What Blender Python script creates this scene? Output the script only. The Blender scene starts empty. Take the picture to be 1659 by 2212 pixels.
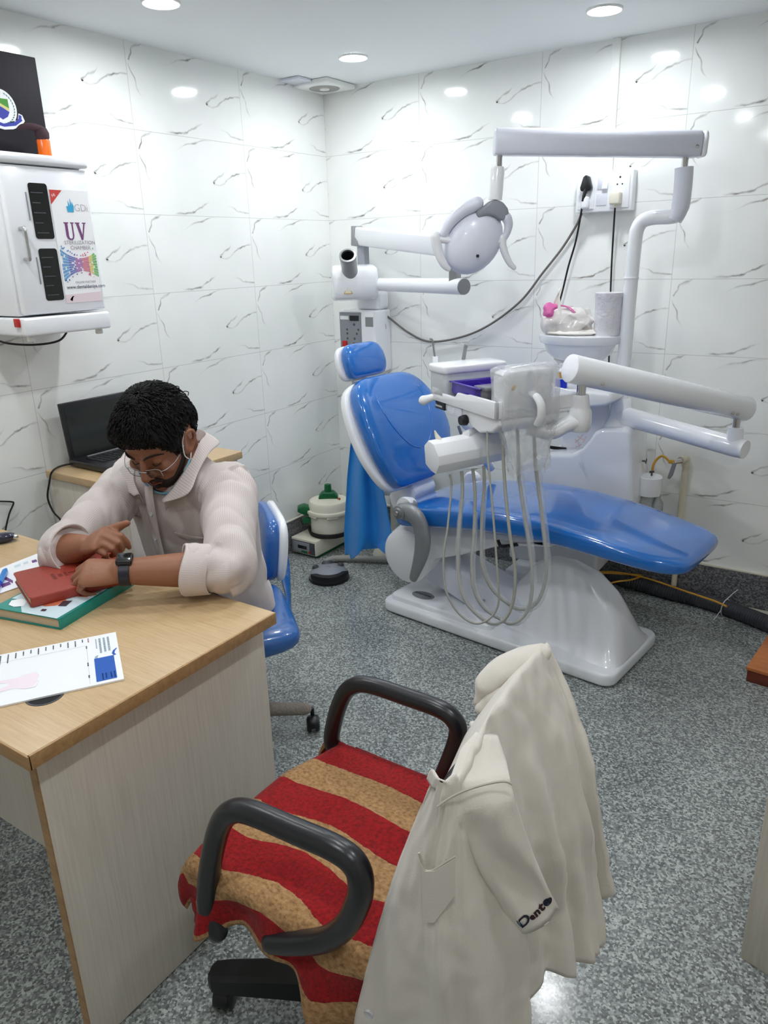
import bpy, bmesh, math, random
from mathutils import Vector as V, Matrix, noise
random.seed(7)
SC = bpy.context.scene
COL = SC.collection
R_ = math.radians
PI = math.pi

# ------------------------------------------------------------------ camera (calibrated on the wall tile grid: 600 x 300 mm tiles)
FPX, PITCH, ROLL, YAW = 1615.2, .3301, -.0280, .5954
CAM = V((2.5263, -3.299, 1.5015))
CF = V((-math.sin(YAW)*math.cos(PITCH), math.cos(YAW)*math.cos(PITCH), -math.sin(PITCH)))
R0 = V((math.cos(YAW), math.sin(YAW), 0)); U0 = R0.cross(CF)
CR = R0*math.cos(ROLL)+U0*math.sin(ROLL); CU = -R0*math.sin(ROLL)+U0*math.cos(ROLL)
T0 = V((math.sin(YAW), -math.cos(YAW), 0))          # horizontal, from the scene towards the viewer
Z = V((0, 0, 1)); X = V((1, 0, 0)); Y = V((0, 1, 0))

def ray(px, py): return CF+CR*((px-829.5)/FPX)-CU*((py-1106)/FPX)
def on_p(px, py, P0, n):
    d = ray(px, py); return CAM+d*((V(P0)-CAM).dot(V(n))/d.dot(V(n)))
def on_z(px, py, z): return on_p(px, py, (0, 0, z), Z)
def on_x(px, py, x): return on_p(px, py, (x, 0, 0), X)
def on_y(px, py, y): return on_p(px, py, (0, y, 0), Y)
def facing(px, py, P0): return on_p(px, py, P0, T0)

H = 2.276      # ceiling height
SK = .18       # skirting height
TW, TH = .5945, .30

# ------------------------------------------------------------------ materials
def lin(c):
    return tuple((x/255/12.92 if x/255 <= .04045 else ((x/255+.055)/1.055)**2.4) for x in c)+(1,)

def mat(name, col, rough=.5, metal=0, spec=.5, coat=0, coat_r=.05, trans=0, alpha=1, emit=None, es=0, sheen=0, bump=None, ior=1.45, sss=0):
    m = bpy.data.materials.new(name); m.use_nodes = True
    nt = m.node_tree; b = nt.nodes['Principled BSDF']
    b.inputs['Base Color'].default_value = lin(col)
    b.inputs['Roughness'].default_value = rough; b.inputs['Metallic'].default_value = metal
    b.inputs['Specular IOR Level'].default_value = spec; b.inputs['IOR'].default_value = ior
    b.inputs['Coat Weight'].default_value = coat; b.inputs['Coat Roughness'].default_value = coat_r
    b.inputs['Transmission Weight'].default_value = trans; b.inputs['Alpha'].default_value = alpha
    b.inputs['Sheen Weight'].default_value = sheen
    if sss: b.inputs['Subsurface Weight'].default_value = sss; b.inputs['Subsurface Radius'].default_value = (.01, .004, .002)
    if emit: b.inputs['Emission Color'].default_value = lin(emit); b.inputs['Emission Strength'].default_value = es
    if bump:
        sc, st = bump
        tc = nt.nodes.new('ShaderNodeTexCoord'); n = nt.nodes.new('ShaderNodeTexNoise'); n.inputs['Scale'].default_value = sc; n.inputs['Detail'].default_value = 6
        bp = nt.nodes.new('ShaderNodeBump'); bp.inputs['Strength'].default_value = st; bp.inputs['Distance'].default_value = .01
        nt.links.new(tc.outputs['Object'], n.inputs['Vector']); nt.links.new(n.outputs['Fac'], bp.inputs['Height']); nt.links.new(bp.outputs['Normal'], b.inputs['Normal'])
    return m

class NT:
    """small node-tree writer"""
    def __init__(s, m): s.nt = m.node_tree; s.b = s.nt.nodes['Principled BSDF']
    def n(s, typ, **kw):
        x = s.nt.nodes.new('ShaderNode'+typ)
        for k, v in kw.items():
            if k in x.inputs: x.inputs[k].default_value = v
            else: setattr(x, k, v)
        return x
    def l(s, a, b): s.nt.links.new(a, b)
    def math(s, op, a, b=None, c=None):
        x = s.nt.nodes.new('ShaderNodeMath'); x.operation = op
        for i, q in enumerate((a, b, c)):
            if q is None: continue
            if isinstance(q, (int, float)): x.inputs[i].default_value = q
            else: s.l(q, x.inputs[i])
        return x.outputs[0]
    def ramp(s, fac, stops):
        r = s.nt.nodes.new('ShaderNodeValToRGB'); e = r.color_ramp.elements
        while len(e) < len(stops): e.new(.5)
        for q, (p, c) in zip(e, stops): q.position = p; q.color = lin(c)
        s.l(fac, r.inputs[0]); return r.outputs[0]
    def mix(s, fac, a, b, mode='MIX'):
        x = s.nt.nodes.new('ShaderNodeMix'); x.data_type = 'RGBA'; x.blend_type = mode
        for i, q in ((0, fac), (6, a), (7, b)):
            if isinstance(q, (int, float)): x.inputs[i].default_value = q
            elif isinstance(q, tuple): x.inputs[i].default_value = q if len(q) == 4 else lin(q)
            else: s.l(q, x.inputs[i])
        return x.outputs[2]
    def obj(s): return s.n('TexCoord').outputs['Object']
    def col(s, c): s.l(c, s.b.inputs['Base Color'])
    def bump(s, h, st=.3, d=.01):
        x = s.n('Bump', Strength=st, Distance=d); s.l(h, x.inputs['Height']); s.l(x.outputs[0], s.b.inputs['Normal'])

def granite(name, stops, rough):
    m = mat(name, (130, 130, 130), rough); t = NT(m); o = t.obj()
    v1 = t.n('TexVoronoi', Scale=190.0); t.l(o, v1.inputs['Vector'])
    n1 = t.n('TexNoise', Scale=95.0, Detail=5.0, Roughness=.7); t.l(o, n1.inputs['Vector'])
    n2 = t.n('TexNoise', Scale=3.0, Detail=2.0); t.l(o, n2.inputs['Vector'])
    sep = t.n('SeparateColor'); t.l(v1.outputs['Color'], sep.inputs[0])
    a = t.math('MULTIPLY_ADD', sep.outputs[0], .5, t.math('MULTIPLY', n1.outputs['Fac'], .55))
    a = t.math('ADD', a, t.math('MULTIPLY', n2.outputs['Fac'], .10))
    t.col(t.ramp(a, stops)); return m

def wood(name, c1, c2, rough=.45, sc=(6, 90, 90), axis=0, fine=1.0):
    m = mat(name, c1, rough); t = NT(m); o = t.obj()
    mp = t.n('Mapping'); mp.inputs['Scale'].default_value = sc; t.l(o, mp.inputs['Vector'])
    n = t.n('TexNoise', Scale=1.6, Detail=6.0, Roughness=.65, Distortion=.4); t.l(mp.outputs[0], n.inputs['Vector'])
    t.col(t.ramp(n.outputs['Fac'], ((.3, c2), (.62, c1)))); return m

def tile_mat(name, axis, joint0):
    """glazed marble-look wall tile: grey veins come from the mesh attribute, joints from the tile grid"""
    m = mat(name, (243, 245, 242), .09, spec=.45); t = NT(m); o = t.obj()
    sp = t.n('SeparateXYZ'); t.l(o, sp.inputs[0])
    def joint(c, off, period, w):
        f = t.math('FRACT', t.math('DIVIDE', t.math('SUBTRACT', c, off), period))
        d = t.math('MINIMUM', f, t.math('SUBTRACT', 1.0, f))
        return t.math('LESS_THAN', d, w/period/2)
    j1 = joint(sp.outputs[axis], joint0, TW, .0022); j2 = joint(sp.outputs[2], SK, TH, .0022)
    j = t.math('MAXIMUM', j1, j2)
    at = t.n('Attribute', attribute_name='vein')
    n = t.n('TexNoise', Scale=26.0, Detail=4.0); t.l(o, n.inputs['Vector'])
    n2 = t.n('TexNoise', Scale=2.2, Detail=3.0); t.l(o, n2.inputs['Vector'])
    base = t.ramp(n2.outputs['Fac'], ((.35, (236, 239, 236)), (.65, (246, 247, 245))))
    vf = t.math('POWER', at.outputs['Fac'], 1.4)
    vf = t.math('MULTIPLY', vf, t.math('MULTIPLY_ADD', n.outputs['Fac'], 2.6, -.55)); vf = t.math('MAXIMUM', vf, 0.0)
    vf = t.math('MINIMUM', vf, .95)
    c = t.mix(vf, base, (104, 98, 92)); c = t.mix(t.math('MULTIPLY', j, .55), c, (170, 172, 168))
    t.col(c); return m

M = {}
M['floor'] = granite('grey_granite', ((.20, (78, 81, 81)), (.42, (112, 116, 115)), (.60, (142, 147, 145)), (.80, (190, 196, 192))), .16)
M['skirt'] = granite('dark_granite', ((.22, (58, 58, 61)), (.5, (96, 96, 100)), (.8, (142, 142, 144))), .25)
M['ceil'] = mat('ceiling_paint', (236, 240, 241), .55)
M['plain'] = mat('white_paint', (236, 238, 235), .5)
M['rear'] = mat('beige_paint', (214, 210, 203), .6)
M['white'] = mat('white_plastic', (232, 233, 236), .22, coat=.3)
M['white2'] = mat('white_enamel', (238, 240, 244), .18, coat=.5)
M['lav'] = mat('cool_white_plastic', (218, 221, 232), .3, coat=.2)
M['cream'] = mat('cream_plastic', (226, 222, 205), .35)
M['grey'] = mat('grey_plastic', (140, 143, 150), .35)
M['dgrey'] = mat('dark_grey_plastic', (72, 74, 80), .4)
M['silver'] = mat('silver_grey', (142, 144, 146), .35, metal=.35)
M['black'] = mat('black_plastic', (22, 22, 25), .35)
M['blackm'] = mat('black_satin', (30, 30, 34), .3, coat=.25, coat_r=.3)
M['dark'] = mat('dark_void', (8, 8, 9), .7)
M['chrome'] = mat('chrome', (205, 205, 205), .12, metal=1)
M['red'] = mat('red_plastic', (190, 25, 22), .3)
M['green'] = mat('green_plastic', (14, 92, 52), .35)
M['orange'] = mat('orange_plastic', (232, 105, 25), .3)
M['maroon'] = mat('maroon_cloth', (62, 40, 48), .8)
M['blue'] = mat('blue_vinyl', (24, 106, 190), .16, coat=1, coat_r=.02)
M['bluec'] = mat('blue_vinyl_chair', (40, 98, 172), .25, coat=.7, coat_r=.06)
M['drape'] = mat('blue_nonwoven', (20, 132, 214), .6, sheen=.2)
M['purple'] = mat('purple_plastic', (64, 38, 158), .3, coat=.3)
M['bluecap'] = mat('bright_blue_plastic', (12, 50, 200), .3)
M['pvc'] = mat('ivory_pvc', (222, 214, 190), .35)
M['yellow'] = mat('yellow_tube', (222, 165, 50), .3, coat=.3)
M['hose'] = mat('grey_hose', (158, 158, 150), .45)
M['wire'] = mat('grey_cable', (112, 108, 104), .5)
M['cblack'] = mat('black_cable', (28, 24, 25), .45)
M['paper'] = mat('paper', (238, 240, 243), .6)
M['page'] = mat('page_edges', (205, 190, 165), .7)
M['teal'] = mat('teal_cover', (10, 138, 128), .3, coat=.3)
M['bookwhite'] = mat('book_print_pale', (205, 225, 232), .3, coat=.3)
M['leather'] = mat('red_brown_leather', (150, 55, 42), .4, bump=(180, .15))
M['leatherd'] = mat('embossed_leather', (112, 38, 32), .45)
M['ink'] = mat('ink', (60, 66, 84), .6)
M['blueink'] = mat('blue_print', (24, 88, 178), .5)
M['pinkink'] = mat('pale_pink_print', (238, 224, 234), .6)
M['redmark'] = mat('faint_red_mark', (222, 184, 182), .6)
M['oak'] = wood('oak_laminate', (200, 172, 132), (184, 154, 114), .35, (6, 110, 110))
M['oakedge'] = wood('oak_edge_band', (176, 140, 96), (152, 116, 76), .4, (4, 45, 45))
M['beige'] = wood('pale_grained_laminate', (220, 212, 200), (207, 198, 185), .4, (110, 110, 3))
M['beige2'] = wood('pale_laminate', (205, 198, 184), (188, 180, 168), .45, (60, 60, 4))
M['brown'] = wood('orange_brown_wood', (196, 120, 66), (176, 100, 52), .35, (5, 40, 40))
M['brownd'] = wood('dark_brown_wood', (112, 52, 34), (90, 40, 26), .4, (5, 40, 40))
M['coat'] = mat('white_cotton', (206, 200, 190), .85, sheen=.3, bump=(420, .12))
M['thread'] = mat('seam_thread', (178, 170, 158), .9)
M['skin'] = mat('skin', (146, 97, 72), .48, sss=.06, bump=(160, .06))
M['nail'] = mat('fingernail', (168, 122, 98), .35)
M['hair'] = mat('black_hair', (9, 8, 8), .6, spec=.25)
M['beard'] = mat('dark_beard', (34, 22, 18), .6)
M['lip'] = mat('lip', (112, 62, 52), .45)
M['trouser'] = mat('dark_trousers', (46, 46, 54), .85)
M['shoe'] = mat('black_shoe', (24, 22, 22), .4)
M['mask'] = mat('blue_mask_cloth', (120, 170, 190), .8)
M['loop'] = mat('white_elastic', (220, 222, 224), .7)
M['watch'] = mat('dark_rubber', (26, 27, 40), .4)
M['screen'] = mat('dark_screen', (26, 30, 28), .15, coat=.4)
M['clear'] = mat('clear_plastic', (240, 242, 245), .12, trans=.85, ior=1.2)
M['frost'] = mat('frosted_plastic', (226, 230, 235), .35, trans=.35, ior=1.3)
M['lens'] = mat('spectacle_lens', (235, 240, 240), .03, trans=1, ior=1.1)
M['rimclear'] = mat('clear_frame', (190, 190, 194), .2, coat=.5)
M['tissue'] = mat('tissue_paper', (236, 232, 226), .9)
M['pink'] = mat('pink_print', (206, 96, 160), .3)
M['lamp'] = mat('lamp_lens', (255, 255, 255), .4, emit=(248, 252, 255), es=205)
M['gold'] = mat('yellow_sign', (206, 160, 60), .5)
M['dust'] = mat('dusty_woven_grey', (150, 140, 130), .95, bump=(120, .8))
M['water'] = mat('bottle_plastic', (214, 220, 218), .15, trans=.6, ior=1.2)

def film(name, col, dens):
    m = bpy.data.materials.new(name); m.use_nodes = True; nt = m.node_tree; nt.nodes.clear()
    out = nt.nodes.new('ShaderNodeOutputMaterial'); tr = nt.nodes.new('ShaderNodeBsdfTransparent'); tr.inputs[0].default_value = (.97, .97, .97, 1)
    p = nt.nodes.new('ShaderNodeBsdfPrincipled'); p.inputs['Base Color'].default_value = lin(col); p.inputs['Roughness'].default_value = .16; p.inputs['Specular IOR Level'].default_value = .8
    tc = nt.nodes.new('ShaderNodeTexCoord'); n = nt.nodes.new('ShaderNodeTexNoise'); n.inputs['Scale'].default_value = 16; n.inputs['Detail'].default_value = 1.5; n.inputs['Distortion'].default_value = .8
    bp = nt.nodes.new('ShaderNodeBump'); bp.inputs['Strength'].default_value = .6; bp.inputs['Distance'].default_value = .01
    ma = nt.nodes.new('ShaderNodeMath'); ma.operation = 'MULTIPLY_ADD'; ma.inputs[1].default_value = dens*1.0; ma.inputs[2].default_value = dens*.5
    mx = nt.nodes.new('ShaderNodeMixShader'); L = nt.links.new
    L(tc.outputs['Object'], n.inputs['Vector']); L(n.outputs['Fac'], bp.inputs['Height']); L(bp.outputs[0], p.inputs['Normal'])
    L(n.outputs['Fac'], ma.inputs[0]); L(ma.outputs[0], mx.inputs[0]); L(tr.outputs[0], mx.inputs[1]); L(p.outputs[0], mx.inputs[2]); L(mx.outputs[0], out.inputs[0])
    return m
M['film'] = film('clear_film', (226, 228, 232), .36)
M['film3'] = film('pearly_wrapper_film', (236, 232, 230), .75)
M['film2'] = film('thin_sleeve_film', (222, 226, 230), .22)

def shirt_mat():
    m = mat('striped_shirt_cotton', (196, 184, 180), .8, sheen=.2); t = NT(m)
    a = t.n('Attribute', attribute_name='stripe'); 
    f = t.math('FRACT', t.math('MULTIPLY', a.outputs['Fac'], 125.0))
    s = t.math('LESS_THAN', f, .18)
    n = t.n('TexNoise', Scale=300.0); t.l(t.obj(), n.inputs['Vector'])
    t.col(t.mix(t.math('MULTIPLY', s, .6), (206, 195, 191), (150, 132, 132))); t.bump(n.outputs['Fac'], .08)
    return m
def towel_mat():
    m = mat('striped_velour', (160, 20, 22), .95, sheen=.05); t = NT(m)
    a = t.n('Attribute', attribute_name='stripe')
    f = t.math('FRACT', a.outputs['Fac'])
    n = t.n('TexNoise', Scale=160.0, Detail=5.0); t.l(t.obj(), n.inputs['Vector'])
    mp = t.n('Mapping'); mp.inputs['Scale'].default_value = (130, 170, 170); t.l(t.obj(), mp.inputs['Vector'])
    n3 = t.n('TexNoise', Scale=1.0, Detail=3.0); t.l(mp.outputs[0], n3.inputs['Vector'])
    tan = t.ramp(n3.outputs['Fac'], ((.30, (128, 94, 60)), (.5, (160, 122, 80)), (.75, (180, 144, 102))))
    red = t.ramp(n.outputs['Fac'], ((.3, (112, 3, 8)), (.7, (158, 8, 14))))
    e = t.math('MULTIPLY_ADD', n.outputs['Fac'], .03, -.015)
    t.col(t.mix(t.math('GREATER_THAN', t.math('ADD', f, e), .5), red, tan)); t.bump(n.outputs['Fac'], .5, .004)
    return m
M['shirt'] = shirt_mat(); M['towel'] = towel_mat()

# ------------------------------------------------------------------ mesh helpers
def spline(pts, n=6, closed=False):
    P = [V(p) for p in pts]; out = []; N = len(P)
    for i in range(N if closed else N-1):
        if closed: a, b, c, d = P[i-1], P[i], P[(i+1) % N], P[(i+2) % N]
        else: a, b, c, d = P[max(i-1, 0)], P[i], P[i+1], P[min(i+2, N-1)]
        for k in range(n):
            t = k/n; out.append(.5*((2*b)+(c-a)*t+(2*a-5*b+4*c-d)*t*t+(3*b-a-3*c+d)*t*t*t))
    if not closed: out.append(P[-1].copy())
    return out
def lerp(a, b, t): return a+(b-a)*t
def interp(tab, x):
    if x <= tab[0][0]: return tab[0][1:]
    for p, q in zip(tab, tab[1:]):
        if x <= q[0]:
            t = (x-p[0])/(q[0]-p[0]); return tuple(lerp(a, b, t) for a, b in zip(p[1:], q[1:]))
    return tab[-1][1:]
def rspline(vals, n):          # radius list matched to spline()
    return [v[0] for v in spline([(r, 0, 0) for r in vals], n)]

class MB:
    def __init__(s): s.v = []; s.f = []; s.mi = []; s.at = []
    def add(s, vs, fs, m=0, at=None):
        o = len(s.v); s.v += [V(p) for p in vs]; s.f += [tuple(i+o for i in q) for q in fs]; s.mi += [m]*len(fs)
        s.at += list(at) if at else [0.0]*len(vs); return s
    def bm(s, b, m=0, mtx=None):
        b.verts.index_update(); vs = [(mtx @ v.co if mtx else v.co.copy()) for v in b.verts]; fs = [[v.index for v in f.verts] for f in b.faces]
        b.free(); return s.add(vs, fs, m)
    def box(s, lo, hi, r=0, m=0, ax=None, seg=3, org=None):
        """box from lo to hi (in axes ax about org), edges rounded by r"""
        lo, hi = V(lo), V(hi); b = bmesh.new(); bmesh.ops.create_cube(b, size=1)
        d = hi-lo; c = (lo+hi)/2
        for v in b.verts: v.co = V((v.co.x*d.x, v.co.y*d.y, v.co.z*d.z))+c
        if r: bmesh.ops.bevel(b, geom=list(b.edges), offset=r, segments=seg, affect='EDGES', profile=.5)
        mtx = None
        if ax:
            mtx = Matrix((ax[0], ax[1], ax[2])).transposed().to_4x4()
            if org is not None: mtx.translation = V(org)
        elif org is not None: mtx = Matrix.Translation(V(org))
        return s.bm(b, m, mtx)
    def prism(s, poly, org, ax, ay, dep, r=0, m=0, seg=2):
        """polygon (in ax, ay about org) extruded along vector dep; all edges rounded by r"""
        org, ax, ay, dep = V(org), V(ax), V(ay), V(dep); b = bmesh.new()
        vs = [b.verts.new(org+ax*p[0]+ay*p[1]) for p in poly]; f = b.faces.new(vs)
        g = bmesh.ops.extrude_face_region(b, geom=[f])
        for v in [q for q in g['geom'] if isinstance(q, bmesh.types.BMVert)]: v.co += dep
        bmesh.ops.recalc_face_normals(b, faces=list(b.faces))
        if r:
            es = [e for e in b.edges if len(e.link_faces) == 2 and e.calc_face_angle(0) > .5]
            bmesh.ops.bevel(b, geom=es, offset=r, segments=seg, affect='EDGES', profile=.5)
        return s.bm(b, m)
    def loft(s, rings, m=0, cap=True, closed=False, at=None):
        n = len(rings[0]); vs = [p for r in rings for p in r]; fs = []; k = len(rings)
        for i in range(k if closed else k-1):
            a = i*n; b = ((i+1) % k)*n
            for j in range(n): fs.append((a+j, a+(j+1) % n, b+(j+1) % n, b+j))
        if cap and not closed: fs.append(tuple(range(n-1, -1, -1))); fs.append(tuple((k-1)*n+j for j in range(n)))
        return s.add(vs, fs, m, at)
    def tube(s, pts, r, seg=12, m=0, cap=True, closed=False, flat=None, up=None, round_end=False):
        P = [V(p) for p in pts]; n = len(P); rs = r if isinstance(r, (list, tuple)) else [r]*n
        rs = list(rs)
        if round_end and not closed:
            def ext(p, q, rad):
                d = (p-q).normalized(); return [(p+d*rad*math.sin(a), max(rad*math.cos(a), 1e-4)) for a in (.5, 1.0, 1.35, 1.55)]
            e0 = ext(P[0], P[1], rs[0]); e1 = ext(P[-1], P[-2], rs[-1])
            P = [a for a, _ in reversed(e0)]+P+[a for a, _ in e1]; rs = [a for _, a in reversed(e0)]+rs+[a for _, a in e1]; n = len(P)
        rings = []; prev = None
        for i in range(n):
            t = (P[(i+1) % n]-P[i-1]) if closed else (P[min(i+1, n-1)]-P[max(i-1, 0)])
            t = t.normalized() if t.length > 1e-9 else Z
            if prev is None:
                u = V(up) if up else (Z if abs(t.z) < .9 else X)
            else: u = V(up) if up else prev
            u = (u-t*u.dot(t)); u = u.normalized() if u.length > 1e-6 else t.orthogonal().normalized()
            w = t.cross(u); prev = u; k = flat if flat else 1
            rings.append([P[i]+(u*math.cos(a)*k+w*math.sin(a))*rs[i] for a in (2*PI*j/seg for j in range(seg))])
        return s.loft(rings, m, cap, closed)
    def lathe(s, prof, org, ax=Z, seg=24, m=0, sx=1, sy=1, rot=0, xdir=None):
        ax = V(ax).normalized(); u = V(xdir) if xdir else ax.orthogonal(); u = (u-ax*u.dot(ax)).normalized(); w = ax.cross(u); org = V(org)
        rings = [[org+ax*h+(u*math.cos(a)*sx+w*math.sin(a)*sy)*max(r, 1e-4) for a in (2*PI*j/seg+rot for j in range(seg))] for r, h in prof]
        return s.loft(rings, m)
    def ell(s, c, rad, ax=None, m=0, nu=16, nv=10, p=1.0):
        c = V(c); ax = ax or (X, Y, Z); rings = []
        for i in range(nv+1):
            a = -PI/2+PI*i/nv; cz, sz = math.cos(a), math.sin(a); cz = max(cz, 1e-3)
            f = lambda q: math.copysign(abs(q)**p, q)
            rings.append([c+V(ax[0])*rad[0]*f(cz)*f(math.cos(b))+V(ax[1])*rad[1]*f(cz)*f(math.sin(b))+V(ax[2])*rad[2]*f(sz) for b in (2*PI*j/nu for j in range(nu))])
        return s.loft(rings, m)
    def grid(s, fn, nu, nv, m=0, at=None):
        vs = [fn(i/nu, j/nv) for i in range(nu+1) for j in range(nv+1)]
        fs = [(i*(nv+1)+j, (i+1)*(nv+1)+j, (i+1)*(nv+1)+j+1, i*(nv+1)+j+1) for i in range(nu) for j in range(nv)]
        return s.add(vs, fs, m, [at(i/nu, j/nv) for i in range(nu+1) for j in range(nv+1)] if at else None)
    def quad(s, a, b, c, d, m=0): return s.add([a, b, c, d], [(0, 1, 2, 3)], m)
    def disc(s, c, n, r, seg=20, m=0, sx=1, sy=1, xdir=None): return s.lathe([(1e-4, -.0004), (r, -.0004), (r, 0), (1e-4, 0)], c, n, seg, m, sx, sy, 0, xdir)

def root_of(p):
    while p.parent: p = p.parent
    return p
def build(name, mb, mats, parent=None, sharp=38, attr=None, mods=(), kind=None, flat=False):
    me = bpy.data.meshes.new(name); off = root_of(parent).location if parent else V((0, 0, 0))
    me.from_pydata([tuple(p-off) for p in mb.v], [], mb.f); me.validate(clean_customdata=False)
    ml = mats if isinstance(mats, (list, tuple)) else [mats]
    for q in ml: me.materials.append(M[q] if isinstance(q, str) else q)
    for p, i in zip(me.polygons, mb.mi): p.material_index = i
    if not flat:
        me.polygons.foreach_set('use_smooth', [True]*len(me.polygons))
    b = bmesh.new(); b.from_mesh(me); bmesh.ops.recalc_face_normals(b, faces=list(b.faces)); b.to_mesh(me); b.free()
    if not flat: me.set_sharp_from_angle(angle=R_(sharp))
    if attr:
        a = me.attributes.new(attr, 'FLOAT', 'POINT'); a.data.foreach_set('value', mb.at)
    o = bpy.data.objects.new(name, me); COL.objects.link(o)
    if parent: o.parent = parent
    if kind: o['kind'] = kind
    for typ, kw in mods:
        md = o.modifiers.new(typ.lower(), typ)
        for k, v in kw.items(): setattr(md, k, v)
    return o
def thing(name, label, cat, loc=(0, 0, 0), group=None):
    o = bpy.data.objects.new(name, None); COL.objects.link(o); o.location = V(loc); o.empty_display_size = .05
    o['label'] = label; o['category'] = cat
    if group: o['group'] = group
    return o
def single(name, mb, mats, label, cat, group=None, base=None, **kw):
    """a thing that is one mesh, with its origin at its base"""
    o = build(name, mb, mats, None, **kw)
    c = V(base) if base is not None else V((sum(p.x for p in mb.v)/len(mb.v), sum(p.y for p in mb.v)/len(mb.v), min(p.z for p in mb.v)))
    o.data.transform(Matrix.Translation(-c)); o.location = c
    o['label'] = label; o['category'] = cat
    if group: o['group'] = group
    return o
def struct(name, mb, mats, **kw):
    return build(name, mb, mats, None, kind='structure', **kw)
SUB = lambda n: ('SUBSURF', dict(levels=n, render_levels=n))
def SOLID(t, off=0): return ('SOLIDIFY', dict(thickness=t, offset=off))

def text_mesh(mb, body, org, ax, ay, size, m=0, dep=.0008, align='LEFT', bold=0):
    cu = bpy.data.curves.new('t', 'FONT'); cu.body = body; cu.size = size; cu.align_x = align; cu.offset = bold*size; cu.resolution_u = 3
    o = bpy.data.objects.new('t', cu); COL.objects.link(o)
    dg = bpy.context.evaluated_depsgraph_get(); me = bpy.data.meshes.new_from_object(o.evaluated_get(dg))
    org, ax, ay = V(org), V(ax).normalized(), V(ay).normalized(); nz = ax.cross(ay)
    vs = [org+ax*v.co.x+ay*v.co.y+nz*dep for v in me.vertices]; mb.add(vs, [tuple(p.vertices) for p in me.polygons], m)
    bpy.data.objects.remove(o); bpy.data.curves.remove(cu); bpy.data.meshes.remove(me)
    return mb
def pad(mb, st, seg=28, m=0, pw=.5, side=None):
    """upholstered pad: stations (centre, half width vector, half thickness vector[, exponent]) lofted with a superellipse section"""
    rings = []
    for q in st:
        c, w, h = V(q[0]), V(q[1]), V(q[2]); e = q[3] if len(q) > 3 else pw
        f = lambda x: math.copysign(abs(x)**e, x)
        rings.append([c+w*f(math.cos(a))+h*f(math.sin(a)) for a in (2*PI*j/seg for j in range(seg))])
    mb.loft(rings, m); return mb
# ------------------------------------------------------------------ the room
RX, RY = 3.35, -4.35      # far right wall, wall behind the viewer
VEINS = [
 (.0062, [(.14, 1.0, .5), (.10, .965, .8), (.055, .93, .7), (.045, .86, .9), (.02, .78, 1.0)]),
 (.0052, [(.012, .74, .3), (.03, .66, .7), (.055, .58, .85), (.06, .5, .7), (.085, .42, .4), (.11, .37, 0)]),
 (.0060, [(.79, .64, 0), (.76, .575, .6), (.70, .52, .7), (.655, .45, 1.0)]),
 (.0064, [(.655, .44, .5), (.72, .425, .45), (.77, .46, .55), (.81, .52, .65), (.88, .575, .95), (.95, .61, .6), (1.0, .62, .4)]),
 (.0072, [(.25, .015, 0), (.34, .03, .85), (.44, .045, 1), (.47, .09, .7), (.52, .12, .95), (.56, .16, .6), (.61, .20, 0)]),
 (.0066, [(.26, .78, 0), (.36, .84, .2), (.42, .9, .5), (.5, .93, .95), (.56, .965, .8), (.62, .985, .4), (.7, .998, 0)]),
 (.0056, [(.74, .16, 0), (.82, .145, .4), (.88, .09, .6), (.94, .07, .8), (1.0, .065, .7)]),
]
def tiled(mb, org, du, dn, u0, u1, joint0):
    """wall panel along du from u0 to u1 with one marble print per tile; dn points into the room"""
    P = lambda u, z, e=0: V(org)+V(du)*u+Z*z+V(dn)*e
    mb.add([P(u0, 0), P(u1, 0), P(u1, H), P(u0, H), P(u0, 0, -.1), P(u1, 0, -.1), P(u1, H, -.1), P(u0, H, -.1)],
           [(0, 1, 2, 3), (7, 6, 5, 4), (0, 4, 5, 1), (1, 5, 6, 2), (2, 6, 7, 3), (3, 7, 4, 0)], 0, [0.0]*8)
    k0 = math.floor((u0-joint0)/TW); k1 = math.ceil((u1-joint0)/TW)
    for k in range(k0, k1):
        for r in range(7):
            for w, pl in VEINS:
                pts = [(joint0+(k+p[0])*TW, SK+(r+p[1])*TH, p[2]) for p in pl]
                sp = spline(pts, 5); vs = []; at = []; w = w*1.15
                for i, q in enumerate(sp):
                    t = sp[min(i+1, len(sp)-1)]-sp[max(i-1, 0)]; t = V((t.x, t.y)).normalized(); n = V((-t.y, t.x))
                    seed = V((q.x-joint0-k*TW, q.y-r*TH, 3.1))*60
                    j = noise.noise(seed)*.0035; ww = w*(.75+.5*noise.noise(seed*.7+V((9, 0, 0))))*(.6+.6*q.z)
                    for e in (-1, 0, 1):
                        uu = q.x+n.x*(j+ww*e); zz = q.y+n.y*(j+ww*e)
                        vs.append(P(min(max(uu, u0), u1), min(max(zz, SK), H-.001), .0004)); at.append(max(q.z, 0) if e == 0 else 0)
                if all(not (u0-.02 < V(v-V(org)).dot(V(du)) < u1+.02) for v in vs[1::3]): continue
                fs = []
                for i in range(len(sp)-1):
                    a = i*3; fs += [(a, a+1, a+4, a+3), (a+1, a+2, a+5, a+4)]
                mb.add(vs, fs, 0, at)
    return mb
mt_left = tile_mat('marble_tile_left', 1, 0.0); mt_back = tile_mat('marble_tile_back', 0, -.047)
struct('wall_left', tiled(MB(), (0, 0, 0), Y, X, RY, 0, 0.0), mt_left, attr='vein', flat=True)
struct('wall_back', tiled(MB(), (0, 0, 0), X, -Y, -.1, RX+.1, -.047), mt_back, attr='vein', flat=True)
struct('wall_right', MB().box((RX, RY-.1, 0), (RX+.1, 0, H)), 'rear', flat=True)
struct('wall_front', MB().box((0, RY-.1, 0), (RX, RY, H)), 'rear', flat=True)
struct('floor', MB().box((-.1, RY-.1, -.1), (RX+.1, .1, 0)), 'floor', flat=True)
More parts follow.
